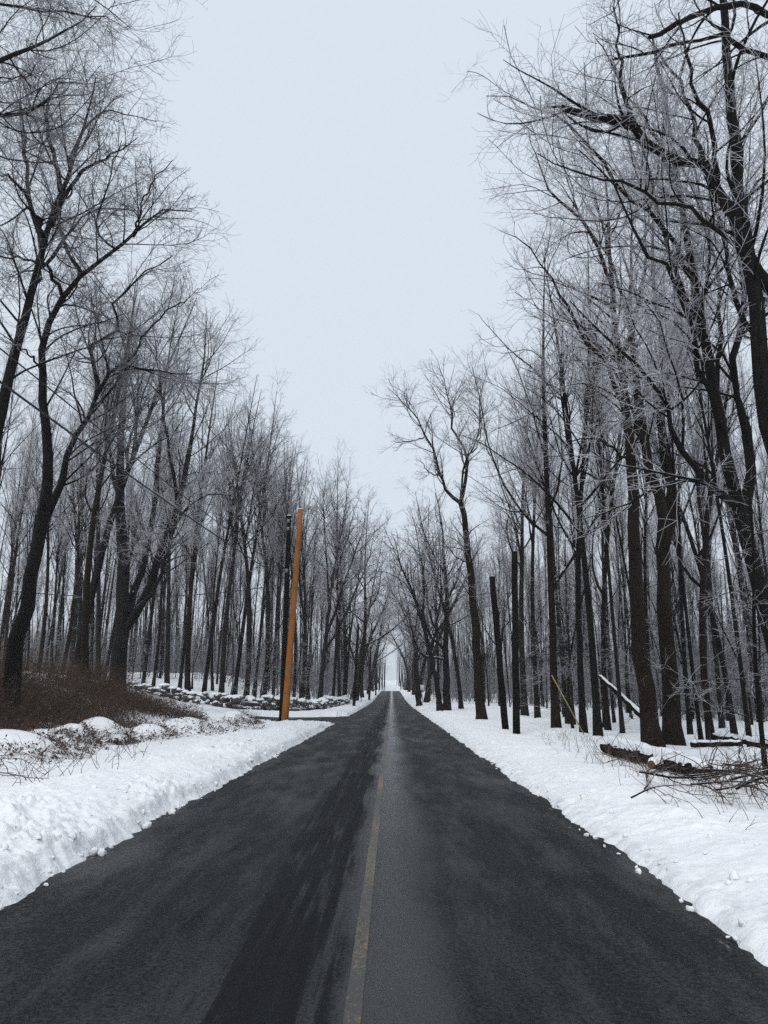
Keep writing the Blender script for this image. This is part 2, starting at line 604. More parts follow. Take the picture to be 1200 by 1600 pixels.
def plen(P):
    return np.linalg.norm(np.diff(P, axis=1), axis=2).sum(1)


def spawn(P, Rr, density, t0, ang, lf, rf, rmax, k, wander, up, g, rtip, flat_=0.0, lmin=.15):
    """children along polylines: density per metre; ang (lo,hi) deg; lf(len,t,n)->length"""
    n, kk, _ = P.shape
    L = plen(P)
    cnt = np.floor(L * density * (1 - t0) + g.random(n)).astype(int)
    pi = np.repeat(np.arange(n), cnt)
    m_ = len(pi)
    if m_ == 0:
        return np.zeros((0, k + 1, 3)), np.zeros((0, k + 1))
    t = t0 + (1 - t0) * g.random(m_)
    u = t * (kk - 1); i = np.minimum(u.astype(int), kk - 2); fr = (u - i)
    a, b_ = P[pi, i], P[pi, i + 1]
    p = a + (b_ - a) * fr[:, None]
    T = (b_ - a) / (np.linalg.norm(b_ - a, axis=1, keepdims=True) + 1e-9)
    rad = Rr[pi, i] * (1 - fr) + Rr[pi, i + 1] * fr
    q = g.normal(size=(m_, 3))
    q[:, 2] *= (1 - flat_)
    q -= T * (q * T).sum(1, keepdims=True)
    q /= np.linalg.norm(q, axis=1, keepdims=True) + 1e-9
    A = np.radians(ang[0] + (ang[1] - ang[0]) * g.random(m_))[:, None]
    d = T * np.cos(A) + q * np.sin(A)
    ln = np.maximum(lmin, lf(L[pi], t, g.random(m_)))
    r0 = np.minimum(rad * rf, rmax)
    return grow(p, d, ln, r0, np.minimum(np.full(m_, rtip), r0), k, wander, up, g)


def crown_levels(P1, R1, g, d2=1.1, d3=2.6, d4=5.0, t0=.18, tw=1.0, l2=.34, up=.05, flat_=.3, l2max=3.4, l3=.40, l4=.42, fine=False):
    """branches, twigs and twiglets from the limbs"""
    P2, R2 = spawn(P1, R1, d2, t0, (24, 58), lambda L, t, u: np.minimum(l2max, (.3 + L * l2) * (1.15 - .7 * t) * (.55 + .9 * u)), .5, .040, 6, .15, up, g, .009 * tw, flat_)
    P3, R3 = spawn(P2, R2, d3, .10, (24, 60), lambda L, t, u: (.22 + L * l3) * (1.15 - .6 * t) * (.5 + u), .7, .012 * tw, 4 if fine else 3, .20, up, g, .0055 * tw, flat_)
    P4, R4 = spawn(P3, R3, d4, .08, (30, 75), lambda L, t, u: (.10 + L * l4) * (1.1 - .5 * t) * (.5 + u), .8, .0065 * tw, 2 if fine else 1, .25, up, g, .0040 * tw, flat_ * .7, .08)
    # ends of the limbs carry fine twigs too
    P5, R5 = spawn(P1, R1, d3 * .7, .40, (30, 80), lambda L, t, u: .25 + .65 * u, .5, .011 * tw, 3, .20, up, g, .005 * tw, flat_)
    P6, R6 = spawn(P5, R5, d4, .08, (30, 75), lambda L, t, u: .08 + .3 * u, .8, .0065 * tw, 2 if fine else 1, .25, up, g, .0040 * tw, flat_ * .7, .08)
    P4 = np.concatenate([P4, P6]); R4 = np.concatenate([R4, R6])
    return (P2, R2), (P3, R3), (P4, R4), (P5, R5)


def tree_meshes(trunkMB, limbs, g, bark, twig, **kw):
    P1, R1 = limbs
    lv = crown_levels(P1, R1, g, **kw)
    c = MB()
    trunkMB.tubes(P1, R1, 6)
    trunkMB.tubes(lv[0][0], lv[0][1], 4)
    c.tubes(lv[1][0], lv[1][1], 3)
    c.tubes(lv[2][0], lv[2][1], 3)
    c.tubes(lv[3][0], lv[3][1], 3)
    return trunkMB, c


def flare(Rr, P, amt=.55, h=1.1):
    z = P[..., 2] - P[..., 0:1, 2]
    return Rr * (1 + amt * np.exp(-np.maximum(0, z) / h * 2.2))


def proto(seed, H, r, kind):
    g = np.random.default_rng(seed)
    tb = MB()
    k = 18
    tilt = g.normal(size=2) * .03
    P0, R0 = grow(np.zeros((1, 3)), np.array([[tilt[0], tilt[1], 1.0]]), np.array([H]), np.array([r]), np.array([.02]), k, .016 if kind == 'tall' else .03, .02, g)
    R0 = r * (1 - np.linspace(0, 1, k + 1)[None] ** 1.25) + .018
    P0[:, 0, 2] -= .4
    tb.tubes(P0, flare(R0, P0), 9)
    if kind == 'tall':
        nf = 3
        tf = g.uniform(.46, .72, nf)
        u = tf * k; i = u.astype(int)
        pf = P0[0, i]
        az = g.uniform(0, 2 * np.pi, nf); an = np.radians(g.uniform(8, 17, nf))
        df = np.stack([np.cos(az) * np.sin(an), np.sin(az) * np.sin(an), np.cos(an)], 1)
        Pf, Rf = grow(pf, df, H * (1 - tf) * g.uniform(.75, .98, nf), R0[0, i] * .62, np.full(nf, .015), 14, .04, .035, g)
        nl = 15
        tl = .42 + .55 * (np.arange(nl) + g.random(nl)) / nl
        i = (tl * k).astype(int)
        az = np.arange(nl) * 2.4 + g.uniform(0, 1, nl); an = np.radians(g.uniform(18, 44, nl))
        dl = np.stack([np.cos(az) * np.sin(an), np.sin(az) * np.sin(an), np.cos(an)], 1)
        Pl, Rl = grow(P0[0, i], dl, (H * (1 - tl) * .5 + 1.6) * g.uniform(.6, 1.2, nl), np.minimum(R0[0, i] * .45, .09), np.full(nl, .012), 14, .10, .06, g)
        # dead stubs and small low branches
        top = P0[:, 7:][:, np.linspace(0, k - 7, 15).astype(int)]
        rt = R0[:, 7:][:, np.linspace(0, k - 7, 15).astype(int)]
        low = P0[:, 1:9]; lr = R0[:, 1:9]
        Pw, Rw = spawn(low, lr, .7, .12, (50, 85), lambda L, t, u: .3 + 1.6 * u ** 2, .12, .016, 14, .10, .02, g, .006)
        limbs = (np.concatenate([Pf, Pl, top, Pw]), np.concatenate([Rf, Rl, rt, Rw]))
        kw = dict(d2=1.05, d3=3.0, d4=4.6, tw=1.1, t0=.16, up=.10, l2max=2.8)
    elif kind == 'wide':
        nl = 9
        tl = .30 + .65 * (np.arange(nl) + g.random(nl)) / nl
        i = (tl * k).astype(int)
        az = np.arange(nl) * 2.4 + g.uniform(0, 1, nl); an = np.radians(g.uniform(30, 62, nl))
        dl = np.stack([np.cos(az) * np.sin(an), np.sin(az) * np.sin(an), np.cos(an)], 1)
        Pl, Rl = grow(P0[0, i], dl, (H * (1 - tl) * .55 + 2.5) * g.uniform(.7, 1.2, nl), np.minimum(R0[0, i] * .55, .14), np.full(nl, .012), 14, .12, .07, g)
        top = P0[:, 6:][:, np.linspace(0, k - 6, 15).astype(int)]
        rt = R0[:, 6:][:, np.linspace(0, k - 6, 15).astype(int)]
        low = P0[:, 1:8]; lr = R0[:, 1:8]
        Pw, Rw = spawn(low, lr, .7, .12, (50, 85), lambda L, t, u: .3 + 1.6 * u ** 2, .12, .016, 14, .10, .02, g, .006)
        limbs = (np.concatenate([Pl, top, Pw]), np.concatenate([Rl, rt, Rw]))
        kw = dict(d2=1.3, d3=3.0, d4=4.5, tw=1.1, t0=.16, up=.09, l2max=3.2)
    else:  # understorey: thin stem with level sprays all the way up
        nl = int(H * 3.2)
        tl = .12 + .85 * (np.arange(nl) + g.random(nl)) / nl
        i = (tl * k).astype(int)
        az = np.arange(nl) * 2.4 + g.uniform(0, 1, nl); an = np.radians(g.uniform(60, 88, nl))
        dl = np.stack([np.cos(az) * np.sin(an), np.sin(az) * np.sin(an), np.cos(an)], 1)
        Pl, Rl = grow(P0[0, i], dl, (H * (1 - tl) * .28 + .7) * g.uniform(.6, 1.2, nl), np.minimum(R0[0, i] * .4, .014), np.full(nl, .004), 14, .10, .01, g)
        limbs = (Pl, Rl)
        kw = dict(d2=2.2, d3=3.6, d4=5.0, tw=.55, t0=.1, up=.0, flat_=.75, l2max=.9, l2=.3)
    return tree_meshes(tb, limbs, g, None, None, **kw)


PROTO = {}


def get_proto(kind, i, bark=0):
    key = (kind, i)
    if key not in PROTO:
        H = {'tall': 26.0, 'wide': 22.0, 'thin': 8.0}[kind]
        r = {'tall': .19, 'wide': .20, 'thin': .04}[kind]
        tb, c = proto(100 + i * 7 + len(kind) * 1000, H, r, kind)
        to = tb.build('trunk', [BARK, BARK_BROWN, BARK_GREY][i % 3], None)
        co = c.build('crown', TWIG, None)
        for o in (to, co): COL.objects.unlink(o)
        PROTO[key] = (to, co, H)
    return PROTO[key]


def place_tree(kind, i, x, y, H, label, group, rz=None, girth=1.0, lean=(0, 0), name='bare_tree'):
    to, co, H0 = get_proto(kind, i)
    s = H / H0
    e = empty(name, (x, y, gz(x, y) - .05), rng.uniform(0, 6.28) if rz is None else rz)
    e.scale = (s * girth, s * girth, s)
    e.rotation_euler = (lean[0], lean[1], e.rotation_euler[2])
    tag(e, label, 'tree', group)
    for o in (to, co):
        c = o.copy(); COL.objects.link(c); c.parent = e
    return e


def hero(name, label, base, limbs, Yd, trunk_ids, bark=BARK, twig=TWIG, seed=1, group=None, **kw):
    """limbs: list of (points [(px,py,dy)...], r0, r1) traced at distance Yd+dy"""
    g = np.random.default_rng(seed)
    tb = MB()
    Ps, Rs = [], []
    b0 = None
    for j, (pts, r0, r1) in enumerate(limbs):
        W = np.array([at(q[0], q[1], Yd + (q[2] if len(q) > 2 else 0)) for q in pts])
        if j in trunk_ids:
            W[0, 2] = gz(W[0, 0], W[0, 1]) - .3
            P = resample(W, 22)
            P[1:-1] += g.normal(size=(20, 3)) * .035
            t = np.linspace(0, 1, 22)
            Rr = r0 * (1 - t) + r1 * t
            tb.tubes(P, flare(Rr, P, .5), 10)
            if b0 is None: b0 = P[0].copy()
            sub = P[np.linspace(9, 21, 14).astype(int)]
            Ps.append(sub); Rs.append(Rr[np.linspace(9, 21, 14).astype(int)])
        else:
            P = resample(W, 14)
            P[1:-1] += g.normal(size=(12, 3)) * .04
            t = np.linspace(0, 1, 14)
            Ps.append(P); Rs.append((r0 * (1 - t) + r1 * t) * (1 + .09 * g.normal(size=14)))
    P1, R1 = np.array(Ps), np.array(Rs)
    # side limbs that go to all sides, so the crown has depth
    PX, RX = spawn(P1, R1, kw.pop('dx', .5), .15, (30, 65), lambda L, t, u: np.minimum(4.0, (.8 + L * .40) * (1.1 - .7 * t) * (.6 + .7 * u)), .5, .036, 13, .11, .05, g, .006)
    P1 = np.concatenate([P1, PX]); R1 = np.concatenate([R1, RX])
    if b0 is None: b0 = np.array([base[0], base[1], gz(*base)])
    tb, c = tree_meshes(tb, (P1, R1), g, None, None, **kw)
    e = empty(name, b0)
    tag(e, label, 'tree', group)
    o = tb.build('trunk', bark, None, loc=b0); o.parent = e; o.location = (0, 0, 0)
    o = c.build('crown', twig, None, loc=b0); o.parent = e; o.location = (0, 0, 0)
    return e


exec_later = []
# ---- hero trees, left
hero('bare_tree', 'big black crooked tree rising from the brown thicket at the left', None, [
    ([(18, 1075), (35, 960), (58, 860), (72, 750), (74, 690), (66, 600), (70, 540), (88, 485), (130, 425), (165, 400), (205, 372), (250, 330), (300, 330)], .25, .02),
    ([(58, 850), (92, 760, 1), (112, 690, 1.5), (140, 650, 2), (172, 580, 2), (195, 568, 1.5), (250, 580, 1), (300, 584, 0)], .15, .012),
    ([(150, 620, 2), (147, 560, 2.5), (138, 545, 2.5), (185, 515, 2), (175, 480, 1), (210, 440, 0), (270, 400, -1)], .085, .012),
    ([(100, 470), (75, 420, -1), (40, 405, -2), (0, 400, -3)], .07, .02),
    ([(128, 428), (105, 390, 1), (95, 350, 2), (60, 250, 3)], .07, .012),
    ([(172, 398), (176, 388, -1), (150, 360, -2), (165, 300, -3), (190, 220, -3)], .05, .012),
    ([(208, 370), (235, 290, -1), (270, 250, -1.5)], .045, .01),
    ([(70, 580), (40, 550, -2), (0, 520, -3)], .05, .012),
    ([(200, 565, 1.5), (245, 500, 1), (290, 470, 0), (310, 450, 0)], .05, .01),
], 21.0, [0], BARK, TWIG_DARK, 3, d2=1.55, d3=4.88, d4=7.00, tw=.85, fine=True, dx=.6)

hero('bare_tree', 'tall dark tree slanting up from beyond the left edge', None, [
    ([(-75, 1090), (-40, 860), (0, 650), (42, 480), (70, 380), (92, 310), (125, 215), (150, 120)], .25, .02),
    ([(66, 390), (45, 300, 1), (40, 220, 2), (30, 120, 3)], .10, .012),
    ([(80, 350), (125, 270, -1), (175, 245, -1.5), (215, 215, -2)], .09, .01),
    ([(50, 455), (80, 400, 2), (130, 340, 3), (165, 325, 3), (220, 330, 2.5)], .09, .012),
    ([(95, 300), (75, 200, -1), (80, 130, -1)], .08, .012),
    ([(72, 375), (30, 290, -2), (-10, 270, -3)], .08, .02),
    ([(110, 250), (150, 180, 1), (190, 175, 1.5), (245, 190, 1.5)], .06, .01),
], 19.0, [0], BARK, TWIG_DARK, 4, d2=1.55, d3=4.88, d4=7.00, tw=.85, fine=True, dx=.6)

hero('bare_tree', 'near tree reaching overhanging limbs in at the upper left corner', None, [
    ([(-420, 1150), (-330, 700), (-250, 400), (-200, 200), (-170, 20)], .30, .10),
    ([(-225, 300), (-110, 170, 0), (0, 178, .5), (45, 172, .6), (80, 152, .8), (84, 135, 1), (130, 130, 1.3)], .085, .012),
    ([(-210, 250), (-100, 160, -1), (0, 95, -.5), (60, 65, 0), (100, 48, .4), (150, 10, .6)], .09, .012),
    ([(-190, 100), (-60, 20, 1), (20, 5, 1.5), (110, 20, 2), (170, 30, 2), (190, 40, 2)], .06, .01),
    ([(-60, 160, 0), (0, 125, 1), (40, 120, 1.6), (55, 100, 2)], .03, .01),
    ([(-175, 30), (-60, -120, 1), (60, -60, 1.5), (155, 0, 1.7), (180, 25, 1.8), (205, 45, 1.8)], .06, .008),
], 13.0, [0], BARK, TWIG_DARK, 5, d2=1.72, d3=5.00, d4=7.80, tw=.65, fine=True, dx=.7)

hero('bare_tree', 'stout multi-stemmed tree with snowy limbs behind the brown thicket', None, [
    ([(180, 1075), (188, 1000), (192, 930), (190, 820), (188, 700), (200, 560), (215, 440)], .44, .02),
    ([(195, 985), (225, 935, -1), (245, 885, -1.5), (262, 835, -2), (278, 790, -2), (300, 680, -2), (318, 560, -2), (322, 480, -2)], .26, .015),
    ([(200, 960), (222, 885, 2), (240, 800, 2.5), (250, 700, 3), (262, 560, 3), (280, 470, 3)], .22, .015),
    ([(215, 950, -1), (240, 925, -2), (258, 870, -3), (285, 800, -3), (320, 775, -3.5), (362, 774, -4)], .13, .03),
    ([(188, 800), (170, 690, 1), (160, 560, 1), (150, 470, 1)], .14, .012),
    ([(278, 790, -2), (262, 690, -3), (245, 560, -3), (240, 470, -3)], .10, .012),
    ([(195, 900), (212, 848, -2), (232, 830, -3), (262, 818, -3.5)], .07, .015),
], 37.5, [0], BARK_GREY, TWIG, 6, d2=1.21, d3=3.60, d4=6.18, tw=1.1, dx=.55)

# ---- hero trees, right
hero('bare_tree', 'tall lone tree leaning over the right verge with frosted forked crown', None, [
    ([(753, 1118), (748, 1060), (744, 990), (738, 920), (733, 870), (726, 810), (720, 786)], .27, .16),
    ([(720, 787), (700, 770, -.5), (690, 745, -1), (676, 700, -1), (664, 680, -1), (650, 650, -1), (625, 625, -1.2), (605, 605, -1.5)], .12, .012),
    ([(719, 787), (728, 745, .5), (729, 710, 1), (718, 690, 1), (708, 672, 1), (704, 640, 1), (692, 590, 1), (683, 560, 1)], .13, .012),
    ([(720, 790), (728, 720, 0), (745, 690, 0), (750, 640, 0), (745, 600, 0), (735, 565, 0)], .07, .012),
    ([(664, 682, -1), (640, 690, -1.5), (610, 690, -2)], .05, .010),
    ([(690, 745, -1), (668, 735, -1), (655, 715, -1)], .05, .012),
    ([(737, 880), (715, 872, -.6), (700, 855, -.9), (685, 840, -1.0)], .05, .012),
    ([(729, 710, 1), (745, 700, 1), (752, 660, 1), (748, 600, 1)], .05, .012),
], 41.0, [0], BARK_BROWN, TWIG, 7, d2=2.06, d3=3.80, d4=5.20, tw=1.15, dx=.75, l2max=2.0)

hero('bare_tree', 'curved brown trunk standing just behind the left end of the log', None, [
    ([(1022, 1165), (1012, 1090), (998, 1000), (992, 900), (990, 800), (984, 700), (972, 600), (962, 500), (952, 380), (940, 250)], .28, .02),
    ([(978, 650), (945, 560, -1), (920, 540, -1.5), (880, 470, -2), (830, 390, -2), (780, 360, -2)], .10, .010),
    ([(985, 720), (940, 690, -1), (905, 685, -1.4), (880, 705, -1.5)], .06, .012),
    ([(968, 560), (1000, 460, 1), (1010, 380, 1), (1000, 280, 1)], .11, .012),
    ([(958, 450), (915, 350, -1), (860, 300, -2), (825, 200, -2)], .08, .010),
    ([(955, 420), (935, 330, 2), (900, 250, 3)], .06, .01),
], 22.5, [0], BARK_BROWN, TWIG, 8, d2=1.44, d3=3.00, d4=4.78, tw=.85, fine=True, dx=.4)

hero('bare_tree', 'thick twin-stemmed trunk standing behind the middle of the log', None, [
    ([(1053, 1172), (1048, 1080), (1040, 980), (1036, 860), (1034, 790), (1012, 720), (995, 600), (985, 480), (990, 330)], .30, .02),
    ([(1036, 860), (1046, 800, .5), (1042, 720, .6), (1030, 640, .8), (1035, 540, 1), (1020, 400, 1), (1030, 260, 1)], .22, .015),
    ([(1008, 700), (985, 640, -1.5), (945, 560, -2), (900, 500, -3), (850, 440, -3)], .08, .010),
    ([(1034, 660), (1060, 560, 1), (1090, 470, 2), (1100, 350, 2)], .08, .012),
    ([(988, 520), (950, 400, 1), (900, 320, 1), (870, 210, 1)], .08, .010),
], 24.0, [0], BARK_BROWN, TWIG, 9, d2=1.44, d3=3.12, d4=4.48, tw=.85, fine=True, dx=.4)

hero('bare_tree', 'dark mottled tree near the right edge with a long low limb', None, [
    ([(1262, 1235), (1236, 1120), (1212, 1020), (1190, 930), (1170, 840), (1150, 770), (1130, 690), (1110, 590), (1095, 500), (1078, 400), (1060, 300), (1040, 180), (1020, 60)], .175, .025),
    ([(1150, 790), (1125, 770, -.6), (1095, 740, -1.0), (1060, 690, -1.4), (1045, 640, -1.6), (1015, 595, -1.9), (1000, 570, -2), (960, 540, -2.2), (890, 470, -2.5)], .085, .010),
    ([(1165, 845), (1172, 760, .6), (1160, 660, 1), (1150, 560, 1.2), (1165, 470, 1.4), (1150, 330, 1.6), (1140, 150, 1.6)], .13, .02),
    ([(1128, 680), (1100, 590, -.6), (1070, 480, -1.2), (1040, 420, -1.6), (1000, 380, -2), (960, 290, -2.2), (900, 230, -2.4)], .07, .010),
    ([(1098, 520), (1060, 440, 1), (1020, 300, 1.6), (980, 160, 2), (950, 60, 2)], .06, .010),
    ([(1085, 440), (1040, 360, -.8), (970, 290, -1.4), (900, 200, -1.8), (830, 165, -2), (760, 150, -2.2)], .055, .008),
    ([(1060, 300), (1020, 210, -.5), (970, 130, -.8), (930, 60, -1)], .05, .010),
    ([(1130, 690), (1120, 600, 1), (1128, 500, 1.6), (1110, 380, 2), (1080, 230, 2)], .07, .012),
], 13.8, [0], BARK, TWIG, 10, d2=1.52, d3=4.46, d4=6.74, tw=.75, fine=True, dx=.5)

hero('bare_tree', 'thick tree at the right edge with one heavy broken-ended limb', None, [
    ([(1300, 1260), (1270, 1000), (1240, 800), (1205, 660), (1188, 540), (1172, 420), (1150, 260), (1135, 100), (1120, -60)], .20, .06),
    ([(1262, 620), (1235, 500), (1190, 430), (1150, 365), (1115, 290), (1098, 262), (1060, 258, -.2), (1020, 235, -.3), (985, 195, -.4), (940, 185, -.5), (905, 172, -.5), (876, 168, -.5)], .16, .065),
    ([(985, 195, -.4), (972, 130, -.3), (968, 70, -.2), (960, 0, 0)], .045, .012),
    ([(1100, 265), (1080, 180, .6), (1050, 110, 1), (1000, 50, 1.2)], .055, .012),
    ([(1120, 300), (1108, 200, -.6), (1075, 110, -1), (1060, 20, -1)], .05, .012),
    ([(1190, 560), (1150, 450, .8), (1120, 330, 1.4), (1100, 200, 1.8)], .06, .014),
    ([(1250, 120), (1150, 70, 0), (1090, 62, .1), (1010, 82, .3), (950, 95, .5)], .06, .02),
    ([(1260, 60), (1180, 10, -.4), (1100, 18, -.6), (1060, 40, -.8), (1015, 58, -1)], .075, .04),
    ([(1170, 410), (1090, 330, -1), (1000, 300, -1.6), (900, 270, -2), (840, 240, -2)], .05, .008),
], 11.5, [0], BARK, TWIG, 11, d2=1.61, d3=4.73, d4=7.02, tw=.68, fine=True, dx=.5)

# roadside trees that arch over the road, far right
hero('bare_tree', 'leaning roadside tree arching over the road, second tree beyond the right poles', None, [
    ([(688, 1106), (682, 1065), (672, 1020), (664, 985), (655, 955), (640, 915), (625, 880), (615, 840)], .23, .02),
    ([(668, 1000), (655, 960, 1), (645, 930, 1), (625, 905, 1), (600, 893, .5), (582, 893, 0)], .10, .012),
    ([(660, 965), (662, 900, 1), (650, 830, 2), (640, 790, 2)], .12, .012),
    ([(672, 1025), (685, 960, -1), (690, 880, -1), (680, 800, -1)], .10, .012),
    ([(640, 915), (620, 870, 2), (600, 820, 2)], .07, .012),
], 57.0, [0], BARK, TWIG, 12, d2=1.34, d3=2.30, d4=3.54, tw=1.35, dx=.7)
hero('bare_tree', 'thick upright roadside tree with snowy level limbs toward the road', None, [
    ([(697, 1103), (697, 1050), (696, 1000), (698, 940), (694, 880), (690, 820), (680, 770)], .32, .03),
    ([(694, 1030), (680, 1028, -1), (668, 1026, -1.5), (656, 1020, -2), (645, 990, -2.5), (632, 950, -3)], .13, .02),
    ([(694, 1015), (682, 1003, 0), (670, 990, 0), (660, 960, 0), (645, 920, 0), (640, 860, 0)], .13, .015),
    ([(694, 1000), (684, 985, 1), (672, 960, 1), (665, 920, 1), (660, 850, 1)], .11, .015),
    ([(698, 940), (720, 890, 1), (735, 830, 1)], .12, .015),
    ([(696, 900), (670, 850, -1), (650, 800, -1)], .10, .015),
], 61.0, [0], BARK, TWIG, 13, d2=1.34, d3=2.20, d4=3.43, tw=1.4, dx=.7)
hero('bare_tree', 'farther thin roadside tree bowing left over the road end', None, [
    ([(655, 1093), (651, 1050), (648, 1010), (640, 985), (630, 955), (622, 940), (605, 915)], .30, .02),
    ([(648, 1010), (640, 960, 1), (628, 915, 1), (610, 870, 1)], .12, .015),
    ([(646, 1000), (655, 930, 1), (650, 860, 1)], .12, .015),
], 82.0, [0], BARK, TWIG, 14, d2=1.26, d3=2.00, d4=3.12, tw=1.6, dx=.8)
hero('bare_tree', 'many-stemmed roadside tree arching rightward over the road beyond the side road', None, [
    ([(500, 1092), (505, 1030), (513, 960), (520, 900), (535, 820), (545, 750)], .24, .02),
    ([(508, 1000), (525, 950, -1), (545, 890, -1), (562, 840, -1), (572, 800, -1)], .15, .015),
    ([(506, 1020), (535, 970, 1), (556, 920, 1), (578, 870, 1), (586, 820, 1)], .13, .015),
    ([(515, 950), (510, 860, 1), (505, 780, 1), (510, 740, 1)], .14, .015),
    ([(518, 920), (540, 850, 0), (555, 790, 0)], .11, .015),
], 66.0, [0], BARK_GREY, TWIG, 15, d2=1.34, d3=2.20, d4=3.33, tw=1.4, dx=.8)

# ---- rows of trees whose trunks can be picked out
ORD = ['first', 'second', 'third', 'fourth', 'fifth', 'sixth', 'seventh', 'eighth', 'ninth', 'tenth', 'eleventh', 'twelfth', 'thirteenth', 'fourteenth',
       'fifteenth', 'sixteenth', 'seventeenth', 'eighteenth', 'nineteenth', 'twentieth', 'twenty-first', 'twenty-second', 'twenty-third', 'twenty-fourth',
       'twenty-fifth', 'twenty-sixth', 'twenty-seventh', 'twenty-eighth', 'twenty-ninth', 'thirtieth']
TAKEN = []


def px_x(px, Yd):
    return float(at(px, 1082, Yd)[0])


rowA = [(112, 36, 23, 1.2), (134, 33, 22, 1.0), (152, 46, 25, .8)]
for j, (px, Yd, H, gth) in enumerate(rowA):
    x = px_x(px, Yd)
    place_tree('tall', j, x, Yd, H, f'slim leaning tree, {ORD[j]} from the left between crooked tree and stout tree', 'trees at the left behind the thicket', girth=gth, lean=(0, R(5)))
    TAKEN.append((x, Yd))
rowB = [(222, 60, 27, 1.0), (238, 66, 28, .9), (262, 59, 28, 1.1), (280, 70, 28, .9), (294, 60, 29, 1.25), (318, 62, 29, 1.0), (332, 73, 28, .8), (346, 61, 30, 1.2), (366, 66, 29, 1.1),
        (384, 63, 29, 1.35), (398, 75, 28, .9), (412, 67, 29, 1.2), (427, 72, 29, .9), (459, 70, 28, .9), (471, 76, 29, 1.1), (484, 82, 29, .9), (520, 80, 28, 1.0), (531, 90, 28, 1.2), (540, 98, 28, 1.0)]
for j, (px, Yd, H, gth) in enumerate(rowB):
    x = px_x(px, Yd)
    place_tree('tall', j % 5, x, Yd, H * rng.uniform(.94, 1.03), f'tall straight bare tree behind the stone wall, {ORD[j]} from the left', 'trees in a row behind the stone wall', girth=gth * .8, lean=(0, R(rng.uniform(2, 5))))
    TAKEN.append((x, Yd))
x = px_x(1181, 13.2)
place_tree('thin', 3, x, 13.2, 6.0, 'thin dark sapling rising from the brush pile at the right edge', None, name='sapling')
TAKEN.append((x, 13.2))
rowC = [(838, 47, 24, 1.0), (866, 32, 21, 1.0), (884, 40, 23, .7), (908, 29, 20, .8), (930, 26.5, 20, 1.1), (946, 33, 22, .7), (968, 29, 21, .6),
        (1072, 30, 22, .5), (1088, 24, 19, .55), (1103, 27, 21, .8), (1122, 34, 23, .7), (1140, 30, 22, .6), (1162, 24, 20, .55)]
for j, (px, Yd, H, gth) in enumerate(rowC):
    x = px_x(px, Yd)
    place_tree('wide' if j % 2 else 'tall', j % 4, x, Yd, H * rng.uniform(.95, 1.05), f'dark upright trunk behind the right verge, {ORD[j]} rightward from the two black poles', 'front trees of the right woods', girth=gth * .82, lean=(0, -R(rng.uniform(0, 2))))
    TAKEN.append((x, Yd))
for j, (Yd, off) in enumerate([(98, -6.3), (108, -5.3), (118, -6.4), (130, -5.2), (143, -5.8), (158, -5.0), (174, -5.6), (192, -4.9), (212, -5.4), (235, -4.9)]):
    place_tree('wide', j % 4, off, Yd, rng.uniform(25, 30), f'far roadside tree left of the road, {ORD[j]} beyond the arching many-stemmed tree', 'far trees lining the left of the road', girth=1.2, lean=(0, R(rng.uniform(5, 9) if Yd < 115 else rng.uniform(9, 15))))
    TAKEN.append((off, Yd))
for j, (Yd, off) in enumerate([(50, 9.0), (70, 6.6), (92, 5.8), (102, 4.8), (113, 5.6), (126, 4.7), (140, 5.4), (155, 4.6), (172, 5.2), (190, 4.5), (212, 5.0), (236, 4.5)]):
    place_tree('tall' if Yd < 95 else 'wide', (j + 2) % 4, off, Yd, rng.uniform(24, 29) * (.8 if Yd < 95 else 1), f'far roadside tree right of the road, {ORD[j]} along from the lone leaning tree', 'far trees lining the right of the road', girth=1.2, lean=(0, -R(rng.uniform(-1, 2) if Yd < 95 else rng.uniform(9, 15))))
    TAKEN.append((off, Yd))


def free(x, y, dmin):
    return all((x - a) ** 2 + (y - b_) ** 2 > dmin * dmin for a, b_ in TAKEN)


# woods filling in behind: no single trunk can be told from its neighbours
cnt = 0
for _ in range(9000):
    if cnt >= 118: break
    y = 72 + 100 * rng.random() ** 1.1; x = -9 - (8 + 70 * rng.random()) * rng.random() ** .8
    if y < 72 and x > -20: continue
    if abs(x) > .62 * y + 8 or not free(x, y, 2.6): continue
    TAKEN.append((x, y)); cnt += 1
    place_tree('tall', int(rng.integers(0, 5)), x, y, rng.uniform(22, 30), 'one of the crowded bare trees deep in the left woods', 'trees deep in the left woods', girth=rng.uniform(.35, .75), lean=(R(rng.normal() * 1.5), R(rng.normal() * 2)))
for j, (px, Yd) in enumerate([(-30, 44), (2, 58), (22, 50), (40, 66), (55, 54), (78, 60), (92, 50), (104, 68), (124, 57), (142, 63), (160, 70), (-12, 66), (66, 72)]):
    x = px_x(px, Yd); TAKEN.append((x, Yd))
    place_tree('tall', j % 5, x, Yd, rng.uniform(21, 27), 'one of the crowded bare trees deep in the left woods', 'trees deep in the left woods', girth=rng.uniform(.6, 1.0), lean=(0, R(rng.uniform(1, 6))))
cnt = 0
for _ in range(9000):
    if cnt >= 158: break
    y = 31 + 108 * rng.random() ** 1.2; x = 9.5 + 42 * rng.random() ** 1.1
    if abs(x) > .6 * y + 5 or not free(x, y, 2.0): continue
    TAKEN.append((x, y)); cnt += 1
    place_tree('tall' if rng.random() < .65 else 'wide', int(rng.integers(0, 4)), x, y, rng.uniform(18, 25), 'one of the crowded bare trees deep in the right woods', 'trees deep in the right woods', girth=rng.uniform(.3, .68), lean=(R(rng.normal() * 1.5), R(rng.normal() * 2)))
cnt = 0
